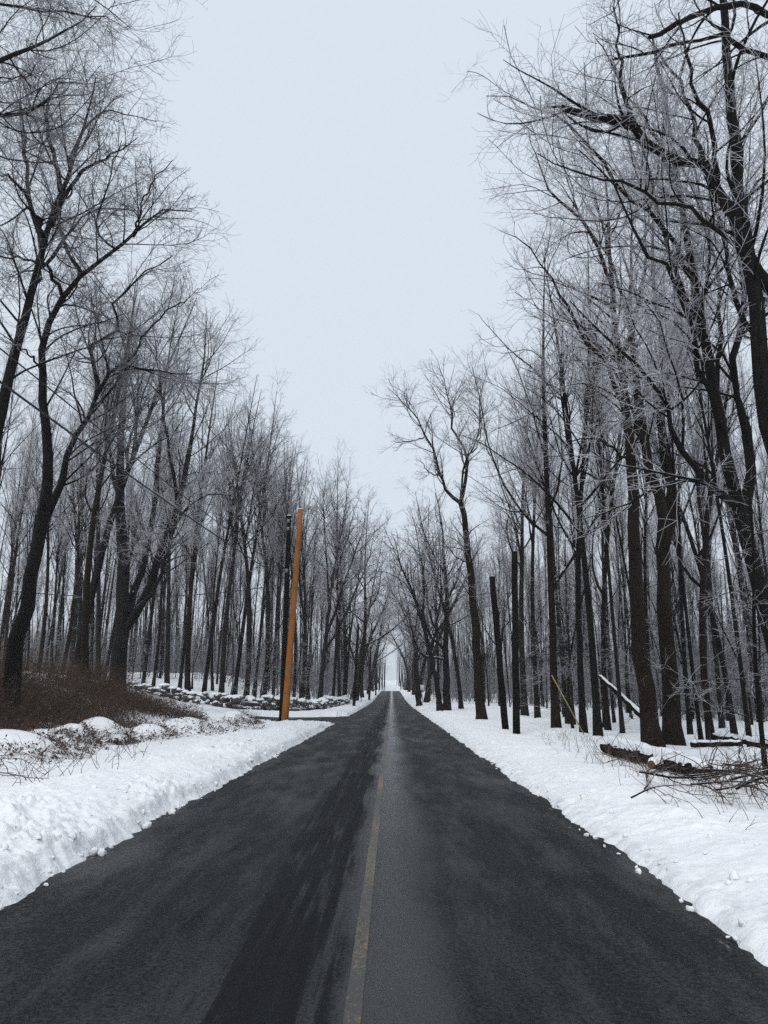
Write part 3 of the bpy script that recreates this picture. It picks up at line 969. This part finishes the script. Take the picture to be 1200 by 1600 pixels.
for _ in range(6000):
    if cnt >= 30: break
    y = 25 + 34 * rng.random(); x = 8.2 + 16 * rng.random()
    if abs(x) > .55 * y + 3 or not free(x, y, 1.2): continue
    TAKEN.append((x, y)); cnt += 1
    place_tree('thin', int(rng.integers(0, 3)), x, y, rng.uniform(5, 11), 'thin frosted sapling with level twigs among the right trunks', 'saplings in the right woods', lean=(R(rng.normal() * 3), R(rng.normal() * 3)), name='sapling')
cnt = 0
for _ in range(6000):
    if cnt >= 26: break
    y = 54 + 40 * rng.random(); x = -6.5 - 24 * rng.random()
    if abs(x) > .5 * y or not free(x, y, 1.2): continue
    TAKEN.append((x, y)); cnt += 1
    place_tree('thin', int(rng.integers(0, 3)), x, y, rng.uniform(5, 9), 'thin frosted sapling with level twigs behind the stone wall', 'saplings behind the stone wall', lean=(R(rng.normal() * 3), R(rng.normal() * 3)), name='sapling')

# the far wood that reads as one mass
g = np.random.default_rng(77)
n = 1150
fx, fy = [], []
while len(fx) < n:
    s = -1 if g.random() < .45 else 1
    y = 45 + 385 * g.random() ** 1.25; x = s * g.uniform(6, 150)
    if len(fx) < 130:
        y = g.uniform(235, 425); x = s * g.uniform(2.6 if y > 330 else 5.2, 14)
        fx.append(x); fy.append(y); continue
    if y < 255:
        if abs(x) < (26 if s < 0 else 34) and y < 130: continue
        if s < 0 and y < 70: continue
    if y < 150 and abs(x) < 9: continue
    if abs(x) > .66 * y + 20: continue
    fx.append(x); fy.append(y)
fx, fy = np.array(fx), np.array(fy)
fz = ground_z(fx, fy, False)
far = MB()
Hf = g.uniform(17, 27, n)
P0, R0 = grow(np.stack([fx, fy, fz - .3], 1), np.stack([g.normal(size=n) * .03, g.normal(size=n) * .03, np.ones(n)], 1), Hf, g.uniform(.08, .22, n), np.full(n, .03), 6, .03, .02, g)
far.tubes(P0, R0, 5)
far_b = MB()
Pa, Ra = spawn(P0, R0, .65, .3, (22, 55), lambda L, t, u: (1.2 + 6.5 * (1 - t)) * (.5 + .8 * u), .5, .06, 3, .12, .08, g, .02)
far_b.tubes(Pa, Ra, 3)
Pb, Rb = spawn(Pa, Ra, .8, .15, (30, 65), lambda L, t, u: .5 + 1.6 * u, .6, .022, 1, .2, .05, g, .013)
far_b.tubes(Pb, Rb, 3)
nb = 2800
bx_, by_ = [], []
while len(bx_) < nb:
    y = 42 + 280 * g.random() ** 1.4; x = g.uniform(-1, 1) * (.62 * y + 12)
    if abs(x) < (13 if y < 100 else 6): continue
    if y < 85 and (x > -30 and x < 17): continue
    if y < 58 and x < 0: continue
    bx_.append(x); by_.append(y)
bx_, by_ = np.repeat(bx_, 3), np.repeat(by_, 3); nb *= 3
az = g.uniform(0, 6.28, nb)
Pu, Ru = grow(np.stack([bx_, by_, ground_z(bx_, by_, False) - .2], 1), np.stack([np.cos(az) * .35, np.sin(az) * .35, np.ones(nb)], 1), g.uniform(2.5, 7.5, nb), np.full(nb, .03), np.full(nb, .012), 2, .12, .02, g)
und = MB()
und.tubes(Pu, Ru, 3)
Pv, Rv = spawn(Pu, Ru, 1.05, .10, (35, 80), lambda L, t, u: .6 + 1.5 * u, .8, .022, 1, .1, 0, g, .013)
und.tubes(Pv, Rv, 3)
fo = far.build('far_woods_trunks', BARK_GREY)
fo2 = far_b.build('far_woods_branches', TWIG, fo)
fo3 = und.build('undergrowth', TWIG_DARK, fo)
fo.name = 'far_woods'; fo2.name = 'branches'
fo2['kind'] = 'stuff'; fo3['kind'] = 'stuff'
for q, sc_ in enumerate([(1.12, 1.06, 1.0), (1.27, .94, .97)]):
    for src, nm in ((fo, 'trunks'), (fo2, 'branches'), (fo3, 'undergrowth')):
        c = bpy.data.objects.new(nm, src.data); COL.objects.link(c)
        c.parent = fo; c.scale = sc_; c['kind'] = 'stuff'
tag(fo, 'grey mass of far off bare woods behind the nearer trees', 'woods', kind='stuff')

# ------------------------------------------------------------------ poles and wires
def pole(label, base, top, r0, r1, m, group=None, name='utility_pole', snow=True):
    base = np.array(base, float); top = np.array(top, float)
    e = empty(name, base)
    P = np.array([base + (top - base) * t for t in np.linspace(-.03, 1, 9)])
    P[1:-1, :2] += rng.normal(size=(7, 2)) * .008
    o = MB().tubes(P - base, np.linspace(r0, r1, 9), 16, cap=True).build('shaft', m, e)
    if snow:
        s = MB(); d = (top - base) / np.linalg.norm(top - base)
        k = np.array([0, .02, .05, .07]); rr = np.array([1.04, 1.02, .7, .05]) * r1
        s.tubes(np.array([top - base + d * q for q in k]), rr, 12)
        s.build('snow_cap', SNOWCAP, e)
    tag(e, label, 'utility pole', group)
    return e, top - base


def gpt(px, py, z):
    d = (EYE - z) * FPX / (py - HORIZ)
    x = float(at(px, py, d)[0])
    return x, d


x, y = float(at(445, 1118, 41.0)[0]), 41.0
bz = gz(x, y)
new_pole, _ = pole('new bright orange timber pole leaning at the side road corner', (x, y, bz), at(470, 796, 41.6), .205, .15, POLE_NEW)
x2, y2 = float(at(440, 1100, 43.5)[0]), 43.8
top2 = at(452, 806, 43.8)
black_pole, _ = pole('old black pole standing right behind the orange pole', (x2, y2, gz(x2, y2)), top2, .19, .14, POLE_OLD)
clamp = MB()
for fr in (.72, .93, .97):
    c_ = (top2 - np.array((x2, y2, gz(x2, y2)))) * fr
    clamp.box(c_ + np.array([-.02, -.18, 0]), (.16, .14, .22))
    clamp.box(c_ + np.array([.17, -.05, .1]), (.10, .12, .16))
clamp.build('bracket', METAL, black_pole, False)

pA = at(790, 1141, 28.5); pA[2] = gz(pA[0], pA[1])
pole('shorter black pole leaning left beside the right verge', pA, at(769, 901, 28.2), .135, .115, POLE_OLD, snow=False)
pB = at(807, 1146, 26.5); pB[2] = gz(pB[0], pB[1])
pole_b, tB = pole('taller straight black pole beside the right verge', pB, at(804, 862, 26.5), .135, .11, POLE_OLD, snow=False)
FARP = []
for j, (px, Yd, tpy, tpx) in enumerate([(553, 73, 975, 560), (577, 112, 1010, 579), (587, 150, 1020, 588), (592, 195, 1030, 594), (600, 250, 1036, 601)]):
    b_ = at(px, 1095, Yd); b_[2] = gz(b_[0], b_[1])
    lab = 'nearest dark pole along the left road edge beyond the side road' if j == 0 else f'far dark pole along the left road edge, {ORD[j]} beyond the side road'
    pole(lab, b_, at(tpx, tpy, Yd), .16, .12, POLE_OLD, 'far poles on the left verge', snow=False)
    FARP.append(at(tpx, tpy, Yd))


def wire(name, label, a, b_, sag, r=.012, cat='wire', m=WIRE, group=None):
    t = np.linspace(0, 1, 40)[:, None]
    P = np.array(a)[None] * (1 - t) + np.array(b_)[None] * t
    P[:, 2] -= (4 * sag * t * (1 - t))[:, 0]
    o = MB().tubes(P, np.full(40, r), 5).build(name, m)
    tag(o, label, cat, group)
    return o


# cables from the black pole back over the left verge, past the camera
wp = at(449, 908, 43.7)
wire('overhead_cable', 'thick black cable slanting down to the black pole, lower of the pair', wp, at(-400, 300, 9.0), .25, .030)
wire('overhead_cable', 'black cable slanting down to the black pole, upper of the pair', at(449, 897, 43.7), at(-400, 215, 9.0), .2, .020)
wire('overhead_wire', 'thin wire from the top of the black pole to the upper left', at(451, 830, 43.7), at(-150, 30, 10.0), .1, .012)
wire('service_wire', 'sagging service wire running left from the black pole', at(447, 912, 43.7), at(-120, 905, 34.0), .85, .024)

# guy wire with yellow guard
ga = at(912, 1134, 27.5); ga[2] = gz(ga[0], ga[1])
gb = at(862, 1055, 26.9)
e = empty('guy_wire', ga)
P = np.array([np.zeros(3), gb - ga])
MB().tubes(np.array([P[0], P[1] * .5, P[1]]), np.full(3, .022), 8, cap=True).build('guard', YPLAS, e)
top_local = np.array(pB) + np.array(tB) * .62 - ga
MB().tubes(np.linspace(gb - ga, top_local, 5), np.full(5, .006), 5).build('cable', WIRE, e)
tag(e, 'yellow guy wire guard slanting down beside the right trunks', 'guy wire')

# street name sign
sp = at(430, 1096, 56.0); sp[2] = gz(sp[0], sp[1])
tp = at(437, 1047, 55.8)
e = empty('street_sign', sp)
MB().tubes(np.linspace(np.zeros(3), tp - sp, 4), np.full(4, .035), 8, cap=True).build('post', METAL, e)
MB().box(tp - sp + np.array([.05, -.05, -.12]), (.62, .02, .18), .15).build('blade', GREEN, e, False)
MB().box(tp - sp + np.array([.05, -.05, .10]), (.02, .55, .16), .15).build('blade', GREEN, e, False)
tag(e, 'small green street name sign on a tilted grey post', 'street sign')
sp = at(660, 1092, 84.0); sp[2] = gz(sp[0], sp[1])
e = empty('road_sign', sp)
MB().tubes(np.linspace(np.zeros(3), np.array([0, 0, 2.3]), 3), np.full(3, .03), 6, cap=True).build('post', METAL, e)
MB().box((0, -.045, 1.95), (.45, .02, .6)).build('panel', WHITE, e, False)
tag(e, 'small white road sign on the right verge far ahead', 'road sign')
for j, (px, Yd) in enumerate([(597, 118), (594, 95)]):
    q = at(px, 1085, Yd); q[0] = -3.75 - .2 * j; q[2] = gz(q[0], q[1])
    e = empty('marker_post', q)
    MB().tubes(np.linspace(np.zeros(3), (0, 0, 1.15), 3), np.full(3, .05), 6, cap=True).build('stake', POLE_GREY, e)
    tag(e, ['farther', 'nearer'][j] + ' short marker post on the left road edge far ahead', 'post')

# ------------------------------------------------------------------ stone wall
def rock_mesh(seed):
    import bmesh
    bm = bmesh.new()
    bmesh.ops.create_icosphere(bm, subdivisions=2, radius=.5)
    g = np.random.default_rng(seed)
    ax = g.uniform(.8, 1.2, 3)
    for v in bm.verts:
        c = np.array(v.co)
        k = 1 + .35 * float(vn(c[0] * 2.3 + seed, c[1] * 2.3 + c[2] * 1.7, seed)) + .2 * float(vn(c[2] * 4 + seed, c[0] * 4, seed + 3))
        c = np.sign(c) * np.abs(c) ** .82 * k * ax
        v.co = c
    me = bpy.data.meshes.new('stone')
    bm.to_mesh(me); bm.free()
    me.materials.append(STONE)
    return me


ROCKS = [rock_mesh(s) for s in range(7)]
g = np.random.default_rng(21)
wl = resample([(-27, 52.6, 0), (-20, 53.4, 0), (-13, 54.2, 0), (-9, 55.5, 0), (-7.2, 59, 0), (-6.2, 66, 0), (-5.6, 80, 0), (-5.3, 105, 0)], 140)
e = empty('stone_wall', (float(wl[40][0]), float(wl[40][1]), 0))
tag(e, 'low dry stone wall under snow beyond the side road', 'wall')
caps = MB()
L = np.concatenate([[0], np.cumsum(np.linalg.norm(np.diff(wl, axis=0), axis=1))])
s = 0.0; nst = 0
while s < L[-1]:
    x = np.interp(s, L, wl[:, 0]); y = np.interp(s, L, wl[:, 1])
    z0 = gz(x, y)
    hgt = .62 + .35 * float(vn(s * .35, 1.5, 4)) + (.1 if s < 20 else .0)
    z = 0
    while z < hgt and nst < 290:
        sx_, sy_, sz_ = g.uniform(.3, .95), g.uniform(.4, .7), g.uniform(.2, .46)
        o = bpy.data.objects.new('stone', ROCKS[int(g.integers(0, 7))])
        COL.objects.link(o); o.parent = e
        o.location = (x - e.location.x + g.normal() * .14, y - e.location.y + g.normal() * .16, z0 + z + sz_ * .42)
        o.scale = (sx_, sy_, sz_); o.rotation_euler = (g.normal() * .15, g.normal() * .15, g.uniform(0, 6.28))
        z += sz_ * .82; nst += 1
    # snow pillow lying on top
    if nst < 290 and g.random() < .75:
        th = np.linspace(0, 2 * np.pi, 9)[:-1]
        rr = np.array([1.0, .95, .65, .2]) ; hh_ = np.array([-.03, .05, .11, .14])
        w_ = g.uniform(.15, .5)
        V = [];
        for q, hq in zip(rr, hh_):
            for t in th:
                V.append((x - e.location.x + math.cos(t) * q * w_ * 1.15, y - e.location.y + math.sin(t) * q * w_, z0 + z + hq - .02))
        Q = [[a * 8 + i, a * 8 + (i + 1) % 8, (a + 1) * 8 + (i + 1) % 8, (a + 1) * 8 + i] for a in range(3) for i in range(8)]
        V.append((x - e.location.x, y - e.location.y, z0 + z + .13))
        caps.add(V, Q, [[24 + i, 24 + (i + 1) % 8, 32] for i in range(8)])
    s += g.uniform(.34, .6) if s < 40 else g.uniform(.6, 1.0)
c_ = caps.build('snow_cap', SNOWCAP, e)

# ------------------------------------------------------------------ brown thicket and weeds
def stems(n, xyfun, Lr, r, k, wander, up, g, spread=.6, lay=0.0):
    p = xyfun(n)
    z = ground_z(p[:, 0], p[:, 1], True)
    P = np.stack([p[:, 0], p[:, 1], z - .03], 1)
    az = g.uniform(0, 2 * np.pi, n)
    d = np.stack([np.cos(az) * spread, np.sin(az) * spread, np.ones(n) * (1 - lay)], 1)
    L_ = g.uniform(Lr[0], Lr[1], n)
    return grow(P, d, L_, np.full(n, r), np.full(n, r * .4), k, wander, up, g)


g = np.random.default_rng(31)


def thick_xy(n):
    out = []
    while len(out) < n:
        y = g.uniform(14.5, 37); t = (y - 15) / 20
        x0, x1 = -9.2, -15.5
        x = g.uniform(x1, x0)
        if fbm(np.array(x * .5), np.array(y * .5), 81, 2) < -.22: continue
        out.append((x, y))
    return np.array(out)


p = thick_xy(8000)
hgt = (1.15 + .9 * vn(p[:, 0] * .4, p[:, 1] * .35, 91)) * (1 - .45 * ss(26, 37, p[:, 1])) * ss(-8.6, -10.8, p[:, 0]) + .2 + .45 * ss(-11, -14, p[:, 0])
P = np.stack([p[:, 0], p[:, 1], ground_z(p[:, 0], p[:, 1], True) - .05], 1)
az = g.uniform(0, 6.28, len(p))
d = np.stack([np.cos(az) * .7, np.sin(az) * .7, np.ones(len(p))], 1)
Pt, Rt = grow(P, d, hgt * g.uniform(.8, 1.6, len(p)), np.full(len(p), .007), np.full(len(p), .003), 4, .32, -.2, g)
e = empty('thicket', (-11, 25, gz(-11, 25)))
b0 = np.array(e.location)
o = MB().tubes(Pt, Rt, 3).build('stems', BRUSH, None, loc=b0); o.parent = e; o.location = (0, 0, 0); o['kind'] = 'stuff'
Pq, Rq = spawn(Pt, Rt, 1.9, .2, (35, 85), lambda L, t, u: .15 + .35 * u, .8, .005, 1, .3, 0, g, .003)
o = MB().tubes(Pq, Rq, 3).build('twigs', BRUSH, None, loc=b0); o.parent = e; o.location = (0, 0, 0); o['kind'] = 'stuff'


def leaves(P, n, size, g):
    i = g.integers(0, P.shape[0], n); j = g.integers(1, P.shape[1], n)
    c = P[i, j] + g.normal(size=(n, 3)) * .03
    a = g.normal(size=(n, 3)); a /= np.linalg.norm(a, axis=1, keepdims=True)
    b_ = g.normal(size=(n, 3)); b_ -= a * (a * b_).sum(1, keepdims=True); b_ /= np.linalg.norm(b_, axis=1, keepdims=True)
    s = size * g.uniform(.6, 1.3, n)[:, None]
    V = np.stack([c - a * s, c + b_ * s * .45, c + a * s, c - b_ * s * .45], 1).reshape(-1, 3)
    return V, np.arange(4 * n).reshape(n, 4)


V, Q = leaves(Pt, 14000, .045, g)
o = MB().add(V, Q).build('leaves', BRUSH2, None, smooth=False, loc=b0); o.parent = e; o.location = (0, 0, 0); o['kind'] = 'stuff'
tag(e, 'dense brown bramble thicket on the bank at the left', 'thicket')

# dead bracken tufts hanging from the snow mounds
for j, (mxx, myy, r, hh) in enumerate(MOUNDS[:11]):
    g = np.random.default_rng(200 + j)
    nn = 180
    a = g.uniform(-.6, 3.3, nn); rr = r * g.uniform(.75, 1.6, nn)
    pp = np.stack([mxx + np.cos(a - 1.6) * rr, myy + np.sin(a - 1.6) * rr - .15], 1)
    P = np.stack([pp[:, 0], pp[:, 1], ground_z(pp[:, 0], pp[:, 1], True) - .02], 1)
    d = np.stack([g.normal(size=nn) * .8 + .3, g.normal(size=nn) * .6 - .5, np.full(nn, .8)], 1)
    Pt, Rt = grow(P, d, g.uniform(.12, .38, nn), np.full(nn, .005), np.full(nn, .003), 4, .3, -.22, g)
    e = empty('bracken_tuft', (mxx, myy - .2, gz(mxx, myy - .2)))
    b0 = np.array(e.location)
    o = MB().tubes(Pt, Rt, 3).build('stems', BRUSH, None, loc=b0); o.parent = e; o.location = (0, 0, 0); o['kind'] = 'stuff'
    V, Q = leaves(Pt, 300, .04, g)
    o = MB().add(V, Q).build('leaves', BRUSH2, None, smooth=False, loc=b0); o.parent = e; o.location = (0, 0, 0)
    tag(e, f'dead brown bracken tuft under a snow mound, {ORD[j]} from the left of the mounds', 'plant', 'bracken tufts under the snow mounds')

# thin weeds poking through the snow
def weed(px, py, Yoff, n, Lr, label, mm, group, seed, spread=.6, rad=.45, r=.004):
    g = np.random.default_rng(seed)
    x, y = gpt(px, py, .18)
    pts = lambda n_: np.stack([x + g.normal(size=n_) * rad, y + g.normal(size=n_) * rad], 1)
    P, Rr = stems(n, pts, Lr, r, 5, .2, .0, g, spread)
    Pq, Rq = spawn(P, Rr, 3.5, .25, (30, 70), lambda L, t, u: .06 + L * .35 * u, .8, r * .8, 3, .2, .02, g, r * .45)
    e = empty('weed', (x, y, gz(x, y)))
    b0 = np.array(e.location)
    o = MB().tubes(P, Rr, 3).tubes(Pq, Rq, 3).build('stems', mm, None, loc=b0); o.parent = e; o.location = (0, 0, 0); o['kind'] = 'stuff'
    tag(e, label, 'plant', group)


WL = [(40, 1195, 14), (90, 1185, 16), (130, 1185, 14), (165, 1175, 12), (20, 1225, 12), (215, 1160, 10), (60, 1165, 14), (110, 1205, 12), (250, 1150, 10), (5, 1180, 12), (190, 1180, 8), (300, 1140, 10)]
for j, (px, py, n_) in enumerate(sorted(WL)):
    weed(px, py, 0, n_, (.25, .75), f'bare brown weed stems on the left snow bank, {ORD[j]} clump from the left', TWIGBR, 'weeds on the left bank', 300 + j, .9, r=.006)
WR = [(885, 1160, 16), (905, 1150, 18), (925, 1170, 18), (950, 1180, 16), (975, 1190, 14), (1000, 1205, 14), (1040, 1215, 10), (1140, 1250, 12), (1170, 1262, 12), (1195, 1240, 14), (1080, 1225, 12), (870, 1148, 12)]
for j, (px, py, n_) in enumerate(sorted(WR)):
    weed(px, py, 0, n_, (.2, .6), f'thin dry weed stems on the right verge, {ORD[j]} clump rightward from the poles', TWIGBR if j % 3 else STRAW, 'weeds on the right verge', 330 + j, .5)

# long bare bramble canes at the left edge
g = np.random.default_rng(41)
for j, (pts, r) in enumerate([([(-40, 1205), (10, 1208), (45, 1215), (75, 1230)], .012), ([(-50, 1215), (5, 1220), (35, 1238)], .010), ([(-30, 1190), (30, 1185), (60, 1205), (70, 1225)], .008)]):
    W = []
    for i, (px, py) in enumerate(pts):
        x, y = gpt(px, py, .5); y = 13.0 - .3 * i + .5 * j
        q = at(px, py, y); q[2] = max(q[2], gz(q[0], q[1]) + .02); W.append(q)
    P = resample(W, 12)
    Pq, Rq = spawn(P[None], np.linspace(r, r * .4, 12)[None], 6, .1, (30, 70), lambda L, t, u: .12 + .35 * u, .8, .006, 4, .2, .0, g, .003)
    o = MB().tubes(P, np.linspace(r, r * .4, 12), 5).tubes(Pq, Rq, 3).build('bramble_cane', TWIGBR, None)
    tag(o, ['longest bare cane lying over the snow at the left edge', 'lowest bare cane lying over the snow at the left edge', 'uppermost bare cane arching over the snow at the left edge'][j], 'branch')

# ------------------------------------------------------------------ log, cut log, fallen trunks, brush pile on the right
def log(name, label, A, B, r0, r1, bark, cap=True, seed=0, endmat=CUTWOOD, snow_w=.8, rot=True):
    g = np.random.default_rng(seed)
    A = np.array(A, float); B = np.array(B, float)
    k = 16
    t = np.linspace(0, 1, k)
    P = A[None] + (B - A)[None] * t[:, None]
    P[1:-1] += g.normal(size=(k - 2, 3)) * r0 * .06
    Rr = (r0 + (r1 - r0) * t) * (1 + .06 * g.normal(size=k))
    e = empty(name, A)
    tbk = MB().tubes(resample(P - A, 60), np.interp(np.linspace(0, 1, 60), t, Rr), 22)
    vv = tbk.V[0]
    tbk.V[0] = vv + (vv - resample(P - A, 60).repeat(22, 0)) * (.30 * fbm(vv[:, 0] * 5 + vv[:, 2] * 7, vv[:, 1] * 5 + vv[:, 2] * 3, seed, 3))[:, None]
    tbk.build('bark', bark, e)
    d = (B - A) / np.linalg.norm(B - A)
    for q, rr, sg in ((P[0] - A, Rr[0], -1), (P[-1] - A, Rr[-1], 1)):
        MB().tubes(np.array([q - d * sg * .05, q + d * sg * .004, q + d * sg * .006]), np.array([rr * .97, rr * .97, .01]), 14).build('cut_end', endmat, e)
    if cap:
        side = np.cross(d, (0, 0, 1)); side /= np.linalg.norm(side); upv = np.cross(side, d)
        V = []; m_ = 9
        ks = 40
        for i in range(ks):
            tt = i / (ks - 1)
            q = P[0] + (P[-1] - P[0]) * tt
            q = np.array([np.interp(tt, t, P[:, c]) for c in range(3)])
            rr = np.interp(tt, t, Rr)
            wd = snow_w * (1 + .3 * float(vn(tt * 14, 2.0, seed + 5)))
            th = .55 * rr * (1 + .5 * float(vn(tt * 20, 7.0, seed + 2))) * (ss(0, .03, tt) * ss(1, .97, tt) * .8 + .2)
            for j in range(m_):
                a = (j / (m_ - 1) - .5) * 2
                ang = a * wd * 1.25
                hgt_ = rr * math.cos(ang) + th * max(0, 1 - a * a) ** .6 - (.03 * rr if abs(a) > .99 else 0)
                V.append(q - A + side * math.sin(ang) * rr * 1.01 + upv * hgt_)
        Q = [[i * m_ + j, i * m_ + j + 1, (i + 1) * m_ + j + 1, (i + 1) * m_ + j] for i in range(ks - 1) for j in range(m_ - 1)]
        MB().add(V, Q).build('snow_cap', SNOWCAP, e)
    tag(e, label, 'log')
    return e


A = at(948, 1163, 18.3); A[2] = gz(A[0], A[1]) + .17
B = at(1108, 1213, 12.6); B[2] = gz(B[0], B[1]) + .10
log('fallen_log', 'long fallen log with a thick snow cap beside the right verge', A, B, .185, .13, BARK_BROWN, True, 3, BARK_BROWN, snow_w=.85)
A = at(1018, 1196, 14.0); A[2] = gz(A[0], A[1]) + .13
B = at(1046, 1192, 14.6); B[2] = gz(B[0], B[1]) + .13
log('cut_log', 'short cut log with orange end grain in front of the fallen log', A, B, .085, .10, BARK_BROWN, True, 5, snow_w=1.1)
A = at(936, 1056, 30.0); B = at(1006, 1122, 29.0)
log('leaning_trunk', 'broken snow covered trunk leaning between the right trees', A, B, .065, .11, BARK_BROWN, True, 7, BARK)
A = at(1115, 1140, 24.0); A[2] = gz(A[0], A[1]) + .35
B = at(1215, 1160, 20.5); B[2] = gz(B[0], B[1]) + .12
log('fallen_log', 'thin snowy log lying among trunks near the right edge', A, B, .09, .12, BARK, True, 9, BARK)
A = at(1080, 1158, 22.0); A[2] = gz(A[0], A[1]) + .10
B = at(1160, 1166, 21.0); B[2] = gz(B[0], B[1]) + .10
log('fallen_log', 'small bare log lying in the snow behind the long fallen log', A, B, .08, .07, BARK_BROWN, True, 10, BARK, .4)

g = np.random.default_rng(51)
BR = [((1000, 1208), (1180, 1222), .045), ((985, 1232), (1085, 1238), .026), ((1060, 1205), (1200, 1205), .04), ((1080, 1225), (1210, 1240), .035), ((1090, 1200), (1220, 1230), .05), ((1120, 1240), (1230, 1222), .03),
      ((1100, 1215), (1170, 1190), .03), ((1130, 1190), (1215, 1196), .045), ((1150, 1230), (1215, 1250), .035), ((1045, 1196), (1110, 1222), .03), ((1140, 1215), (1240, 1212), .04), ((1010, 1222), (1060, 1205), .02),
      ((940, 1175), (985, 1190), .025), ((950, 1190), (1000, 1178), .02), ((1160, 1205), (1200, 1225), .03), ((1095, 1180), (1180, 1182), .03)]
for j, (a, b_, r) in enumerate(sorted(BR)):
    x, y = gpt(a[0], a[1], .25); A = np.array([x, y, gz(x, y) + g.uniform(.03, .18)])
    x, y = gpt(b_[0], b_[1], .25); B = np.array([x, y, gz(x, y) + g.uniform(.05, .4)])
    mid = (A + B) / 2 + g.normal(size=3) * .12; mid[2] = max(mid[2], gz(mid[0], mid[1]) + .06)
    P = resample([A, mid, B], 12)
    r = r * .5
    Rr = np.linspace(r, r * .35, 12)
    Pq, Rq = spawn(P[None], Rr[None], 6.5, .05, (30, 75), lambda L, t, u: .2 + .7 * u, .6, .010, 5, .2, .0, g, .004)
    Pz, Rz = spawn(Pq, Rq, 5.0, .1, (30, 70), lambda L, t, u: .12 + .3 * u, .7, .005, 3, .2, .0, g, .003)
    e = empty('dead_branch', A)
    o = MB().tubes(P, Rr, 6).build('stem', BARK_BROWN, None, loc=A); o.parent = e; o.location = (0, 0, 0)
    o = MB().tubes(Pq, Rq, 4).tubes(Pz, Rz, 3).build('twigs', TWIGBR, None, loc=A); o.parent = e; o.location = (0, 0, 0); o['kind'] = 'stuff'
    tag(e, f'dead branch in the brush pile by the right edge, {ORD[j]} butt end from the left', 'branch', 'dead branches in the brush pile')

# loose lumps of ploughed snow along the road edges
import bmesh
bm = bmesh.new(); bmesh.ops.create_icosphere(bm, subdivisions=2, radius=1.0)
bm.verts.ensure_lookup_table()
SV = np.array([v.co[:] for v in bm.verts]); SF = np.array([[v.index for v in f.verts] for f in bm.faces]); bm.free()
g = np.random.default_rng(61)
lump = MB()
for i in range(750):
    leftside = g.random() < .72
    y = 3.5 + 36 * g.random() ** 1.8
    if leftside:
        x = LE - abs(g.normal()) * .8 + .10
        s = np.clip(g.lognormal(-4.2, .6), .008, .05)
    else:
        x = RE + abs(g.normal()) * .5 - .08
        s = np.clip(g.lognormal(-4.2, .5), .008, .035)
    z = max(gz(x, y), 0.0)
    v = SV * (s * g.uniform(.6, 1.5, 3)) * (1 + .9 * vn(SV[:, 0] * 2 + i * 3.1, SV[:, 1] * 2 + SV[:, 2] * 1.6, 5) + .5 * vn(SV[:, 2] * 4 + i, SV[:, 0] * 4 + SV[:, 1] * 3, 6))[:, None]
    lump.add(v + np.array([x, y, z + s * .25]), None, SF)
o = lump.build('snow_lumps', SNOW)
tag(o, 'loose lumps of ploughed snow strewn along both road edges', 'snow', kind='stuff')

# ------------------------------------------------------------------ winter haze
hz = MB().box((0, 420, 22.2), (1500, 1100, 51.6)).build('haze', None, None, False)
hz.data.materials.clear()
m = bpy.data.materials.new('winter_haze'); m.use_nodes = True
nt = m.node_tree
for n_ in list(nt.nodes):
    if n_.type != 'OUTPUT_MATERIAL': nt.nodes.remove(n_)
pv = nt.nodes.new('ShaderNodeVolumePrincipled')
pv.inputs['Color'].default_value = (.95, .97, 1, 1)
pv.inputs['Density'].default_value = 0.00045
nt.links.new(pv.outputs[0], nt.nodes['Material Output'].inputs['Volume'])
hz.data.materials.append(m)
tag(hz, 'pale winter haze filling the air over the road', 'haze', kind='stuff')
